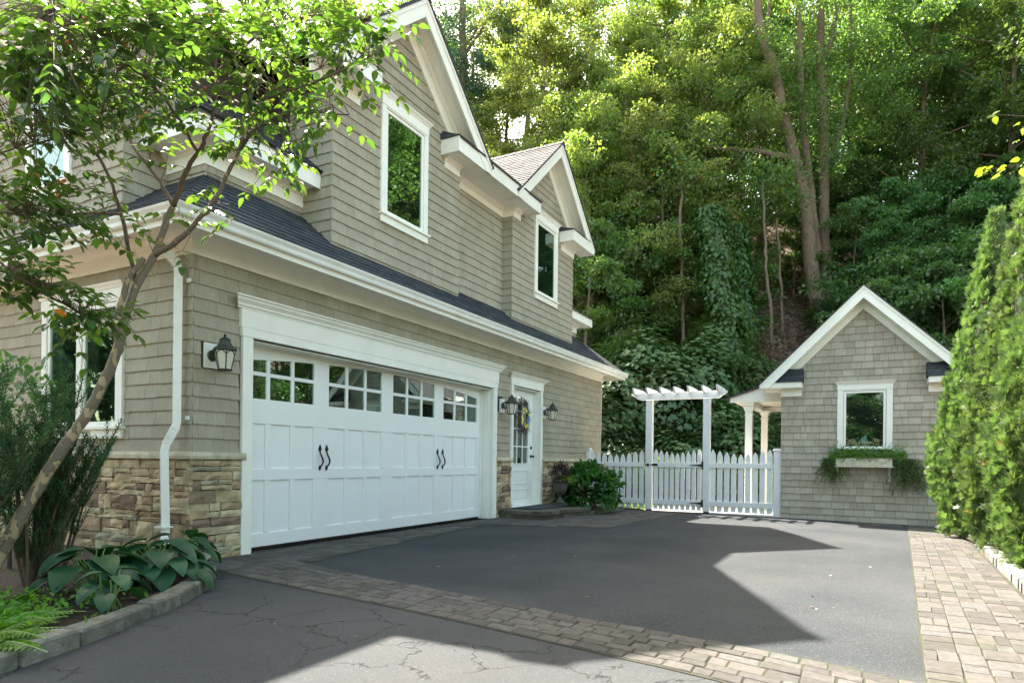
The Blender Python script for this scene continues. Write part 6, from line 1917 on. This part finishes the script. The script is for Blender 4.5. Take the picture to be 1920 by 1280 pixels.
U1 = [(1640, 22.5, 6, .9), (1700, 23.5, 6, 1.1), (1760, 22.5, 6, 1.0), (1830, 23, 6, 1.1), (1680, 26.5, 4, .75), (1770, 26.5, 4, .8), (1850, 25, 4, .8), (1600, 27.5, 7, .9), (1900, 21, 6, 1.1), (1570, 30, 7, 1.0), (1490, 30, 7, .8), (1390, 27, 7, .75), (1180, 25, 7, 1.0), (1100, 24, 7, 1.1), (1280, 25, 7, .9), (1060, 29, 7, 1.1), (1620, 30, 4, .8), (1520, 33, 4, .7)]
for i, (px_, D, v, s) in enumerate(U1):
    forest_tree(px_, D, v, s, i * 2.1, 'low dark leafy sapling', 'understory saplings on the slope', name='understory_tree')

# special big double trunk
def limbs_world(name, specs, par, mat=bark_grey):
    for (pts, r0, r1) in specs:
        P = limb_pts(pts, 4, .03); n = len(P)
        MB().tube(P, [r0 + (r1 - r0) * k / (n - 1) for k in range(n)], 12).build(name, mat, par, True)
bt = empty('forked_oak', at(1535, 640, 28), 'tall bare trunked tree forking into several stems behind the shed', 'tree')
limbs_world('trunk', [
    ([(1540, 660, 27.6), (1530, 560, 27.6), (1518, 470, 27.6), (1508, 380, 27.6), (1490, 300, 27.5), (1470, 220, 27.4), (1450, 130, 27.3), (1425, 50, 27.2), (1415, -60, 27)], .34, .16),
    ([(1556, 660, 28), (1552, 560, 28), (1545, 450, 28.1), (1545, 330, 28.2), (1543, 200, 28.3), (1538, 90, 28.4), (1540, -60, 28.5)], .27, .15),
    ([(1535, 480, 27.8), (1524, 400, 27.8), (1516, 320, 27.8), (1508, 250, 27.9), (1500, 120, 28), (1498, -60, 28)], .20, .11),
    ([(1545, 110, 28.4), (1562, 60, 28.4), (1575, -60, 28.4)], .13, .08),
    ([(1552, 300, 28.2), (1572, 260, 28.4), (1590, 180, 28.6), (1596, 80, 28.7), (1592, -40, 28.8)], .12, .07),
    ([(1490, 300, 27.5), (1430, 285, 27.2), (1370, 280, 27), (1320, 272, 26.8)], .14, .05),
    ([(1475, 240, 27.4), (1455, 160, 27.6), (1440, 60, 27.8), (1450, -40, 28)], .1, .06)], bt)
n = 26000
cc = np.array([tuple(at(random.uniform(1330, 1680), random.uniform(-150, 330), random.uniform(26, 30))) for _ in range(120)])
ix = rng.integers(0, 120, n); dd_ = rvec(n); dd_ /= np.linalg.norm(dd_, axis=1, keepdims=True)
leaf_object('crown', L_far, cc[ix] + dd_ * (rng.random((n, 1)) ** .45) * np.array([1, 1, .5]), rvec(n, -.4), rvec(n, 1.2, .5), rng.uniform(.09, .14, n), m_forest, bt)
# ivy clad trunks
def ivy_trunk(path, r, n, label, leaf=.17):
    t = empty('ivy_clad_tree', at(*path[0]), label, 'tree')
    P = limb_pts(path, 5, .05)
    MB().tube(P, [r * .45] * len(P), 8).build('trunk', bark_grey, t, True)
    A = np.array([tuple(p) for p in P]); k = rng.integers(0, len(A) - 1, n); u = rng.random((n, 1))
    base = A[k] * (1 - u) + A[k + 1] * u
    th = rng.uniform(0, 2 * np.pi, n); o_ = np.stack([np.cos(th), np.sin(th), np.zeros(n)], 1)
    tt = (k + u[:, 0]) / len(A)
    rr = r * (1.05 + .18 * np.sin(base[:, 2] * 3 + th * 2) + .15 * rng.normal(size=n)) * (1.1 - .3 * tt)
    pos = base + o_ * rr[:, None]
    leaf_object('ivy', L_wide, pos, np.array([0, 0, -1.0]) + o_ * .35 + rvec(n, 0, .4), o_ + rvec(n, .4, .3), leaf * rng.uniform(.7, 1.2, n), m_ivy, t)
ivy_trunk([(1375, 760, 22.6), (1368, 640, 22.8), (1350, 540, 23), (1338, 450, 23.4), (1325, 390, 23.7)], .46, 6000, 'thick tree trunk fully clad in ivy left of the shed')
ivy_trunk([(1402, 700, 25.6), (1398, 600, 25.6), (1388, 500, 25.8), (1380, 420, 26)], .38, 4000, 'dark ivy covered trunk just right of the thick ivy trunk')
ivy_trunk([(1172, 690, 24.5), (1168, 600, 24.5), (1160, 500, 24.6), (1150, 400, 25)], .3, 2200, 'slender ivy covered trunk close to the house corner')
for i, pts in enumerate(([(1448, 650, 25), (1444, 580, 25), (1436, 500, 25), (1434, 440, 25.2), (1430, 340, 25.4)], [(1466, 640, 26.5), (1464, 540, 26.5), (1458, 440, 26.6), (1455, 380, 26.7)], [(1282, 680, 24), (1280, 560, 24), (1276, 420, 24), (1280, 330, 24.2)], [(1386, 745, 24.5), (1378, 690, 24.6), (1372, 640, 25)])):
    t = empty('slim_sapling', at(*pts[0]), ['thin pale sapling trunk on the leaf litter', 'thin sapling behind the pale sapling trunk', 'thin sapling stem left of the thick ivy trunk', 'short leaning stem near the shed roof'][i], 'tree')
    limbs_world('trunk', [(pts, .07, .045)], t)
    n = 700; c_ = np.array(at(*pts[-1])); dd_ = rvec(n)
    leaf_object('crown', L_far, c_ + dd_ * np.array([.7, .7, .5]), rvec(n, -.3), rvec(n, 1.2, .5), .15, m_forest, t)
# leaves lying on the slope
n = 26000
px_ = rng.uniform(1050, 1700, n); DD = rng.uniform(19.5, 34, n)
q = [at(a, 862, b) for a, b in zip(px_[:n], DD)]
pos = np.array([(p.x, p.y, ground_z(p.x, p.y) + .03) for p in q])
dry = M('dry_leaf', (0.14, 0.08, 0.05), (0.46, 0.31, 0.23), rough=.8)
o = leaf_object('fallen_leaves', L_far, pos, rvec(n), rvec(n, 1.5, .6), rng.uniform(.08, .16, n), dry, None, kind='stuff')
tag(o, 'brown fallen leaves covering the wooded slope', 'leaves')
# fallen sticks
stk = MB()
for i in range(150):
    p = at(random.uniform(1380, 1640), 862, random.uniform(23, 31)); z = ground_z(p.x, p.y)
    a = random.uniform(0, 6.28); L = random.uniform(.6, 2.2)
    stk.tube([(p.x, p.y, z + .1), (p.x + L * .5 * math.cos(a), p.y + L * .5 * math.sin(a), z + .3 + .25 * L), (p.x + L * math.cos(a), p.y + L * math.sin(a), z + .35 + .45 * L)], [.02, .015, .006], 4, caps=False)
tag(stk.build('dead_brush', twig_mat, kind='stuff'), 'tangle of dead sticks and brush on the slope', 'brush')
# white pine behind the gable
pn = empty('white_pine', at(870, 300, 36), 'dark pine with bare upper limbs behind the left gable', 'tree')
limbs_world('trunk', [([(872, 420, 34), (870, 250, 34), (868, 100, 34), (866, -80, 34)], .25, .16)], pn)
limbs_world('branch', [([(868, 110, 34), (900, 60, 33.6), (940, 0, 33.2), (970, -60, 33)], .10, .05), ([(868, 90, 34), (905, 40, 34), (925, -10, 34)], .08, .05), ([(868, 180, 34), (910, 195, 33.6), (965, 205, 33.2)], .06, .03), ([(880, 60, 34), (930, 30, 33.6), (990, 18, 33.4)], .05, .02), ([(866, 140, 34), (840, 90, 34), (820, 30, 34)], .06, .03)], pn)
P_ = []
for (a, b, s_) in ((850, 60, 22), (865, 130, 25), (845, 110, 18), (880, 200, 24), (860, 220, 24), (840, 20, 25), (890, 160, 14), (935, 20, 16), (960, 60, 14), (905, 110, 10)):
    for _ in range(750):
        P_.append(tuple(at(random.gauss(a, s_), random.gauss(b, s_ * .8), random.gauss(34, .8))))
P_ = np.array(P_); n = len(P_)
leaf_object('needles', L_thin, P_, rvec(n, -.2), rvec(n, .5), .26, m_pine, pn)
# trees standing left, far behind the dogwood
for i_, (a_, b_, v_, s_) in enumerate(((-100, 30, 3, 1.15), (60, 32, 2, 1.3), (210, 30, 0, 1.15), (350, 32, 3, 1.2), (480, 33, 1, 1.05), (620, 36, 2, 1.25), (740, 40, 0, 1.05))):
    forest_tree(a_, b_, v_, s_, i_ * 1.9, None, None) if 0 else forest_tree(a_, b_, v_, s_, i_ * 1.9, 'tree standing behind the house, seen through the dogwood ' + ('at the left edge', 'left of the side gable', 'above the side gable', 'right of the side gable', 'left of its fork', 'above its right limb', 'beside the left gable peak')[i_], None)
forest_tree(700, 48, 5, .8, 1.0, 'far tree whose top shows over the left gable roof', None)
forest_tree(420, 40, 3, .62, 2.0, 'far tree glimpsed through the dogwood leaves above the side roof', None)
forest_tree(150, 38, 2, .68, 3.0, 'far sunlit tree behind the upper left dogwood foliage', None)
forest_tree(-60, 34, 0, .65, 4.0, 'far tree behind the house at the left edge of the photo', None)
# trees on the right that the window glass mirrors, and the branch that reaches in
MIR = [(26, -9, 0, .9), (32, -13, 1, 1.0), (24, -14, 2, .9), (30, -20, 3, 1.0), (38, -18, 0, 1.0), (27, -13, 4, .9), (21, -9, 4, .8), (42, -12, 1, 1.0), (36, -24, 0, 1.0), (30, -12, 1, 1.25), (27, -10.5, 1, 1.2), (34, -10, 0, 1.3), (31, -15.5, 1, 1.25), (35, -14, 1, 1.3)]
for i, (x_, y_, v_, s_) in enumerate(MIR):
    forest_tree(0, 0, v_, s_, i * 1.1, 'tree of the woods beyond the hedge, mirrored in the upper windows', 'trees beyond the hedge mirrored in the windows', xy=(x_, y_))
MIR2 = [(-8, 1.0, 4, .75), (-8, -1.2, 4, .75), (-9, 3, 4, .55), (-10, 0, 4, .6), (-9, -3, 4, .55), (-10, -6, 4, .6), (-9, 6, 4, .55), (-10, 9, 4, .6), (-9, 12, 4, .65), (-8, 15, 4, .7), (-7, 18, 4, .75), (-5, 21, 4, .8), (-2, 23, 4, .8), (-12, 16, 2, .6), (2, 25, 4, .8), (-11, 13, 4, .7)]
for i, (x_, y_, v_, s_) in enumerate(MIR2):
    forest_tree(0, 0, v_, s_, i * 1.7, 'tree behind the viewpoint, mirrored in the shed and side windows', 'trees behind the viewpoint mirrored in the glass', xy=(x_, y_))

for i, (x_, y_) in enumerate(((-1, 21), (-3.2, 22), (-5.5, 20.5), (1.5, 22.5), (-8, 19))):  # bushes added out of view to darken what the side window mirrors
    t = empty('reflection_blocker_bush', (x_, y_, -.1), 'unseen dark bush added to block bright sky mirrored in the side window', 'bush', 'bushes added to darken the side window glass')
    o = link_me('foliage', RM[i % 3], t); o.location = (x_, y_, 3.0); o.scale = (2.2, 2.2, 3.6)
    MB().tube([(x_, y_, -.1), (x_, y_, 3.0)], [.1, .04], 6).build('stem', twig_mat, t)
rb = empty('overhanging_maple', (7.4, -3.6, 0), 'yellow green leafy branches reaching in at the upper right edge', 'tree')
specs = [([(7.4, -3.6, 0.05), (7.45, -3.4, 1.6), (7.4, -3.1, 2.8), (7.3, -2.6, 3.6), (7.2, -2.0, 4.1)], .06, .03)]
P = [Vector(p) for p in specs[0][0]]
MB().tube(P, [.06, .055, .045, .035, .02], 8).build('trunk', bark_grey, rb, True)
ends = [at(1925, 235, 6.6), at(1925, 315, 6.8), at(1865, 215, 6.5), at(1855, 318, 6.5)]
br_ = MB()
for e in ends: br_.tube([P[3], P[3].lerp(e, .5) + Vector((0, 0, .1)), e], [.014, .008, .003], 5, caps=False)
br_.build('branch', twig_mat, rb)
pos, al = [], []
for e, k, s_ in zip(ends, (8, 16, 3, 7), (.09, .10, .03, .05)):
    for _ in range(k):
        pos.append(tuple(e + Vector((random.gauss(0, s_), random.gauss(0, s_), random.gauss(0, s_ * .5))))); al.append((random.gauss(0, .5) - .3, random.gauss(.6, .5), -.3))
pos = np.array(pos); n = len(pos)
leaf_object('foliage', L_kousa, pos, np.array(al), rvec(n, 1, .4), .095, LEAF('lime_leaf', (.11, .17, .03), (.18, .23, .04), .5, (2.2, 2, .6)), rb)

# fallen leaves and twigs on the drive
scat = [(at(300, 1146, 1), 0), ]
n = 34
X_ = rng.uniform(1.5, 13, n); Y_ = rng.uniform(-.2, 5, n)
pos = np.array([(a, b, gz(a, b) + .012) for a, b in zip(X_, Y_)])
o = leaf_object('fallen_leaves', L_wide, pos, rvec(n) * np.array([1, 1, .1]), rvec(n, 3, .4), rng.uniform(.02, .045, n), dry, None, kind='stuff')
tag(o, 'a few dry leaves lying on the asphalt drive', 'leaves')

# ------------------------------------------------------------------ put each thing's origin at its base
bpy.context.view_layer.update()
for o, loc in ANCH:
    o.location = loc
    inv = Matrix.Translation(-loc)
    for c in o.children:
        c.matrix_basis = inv @ c.matrix_basis
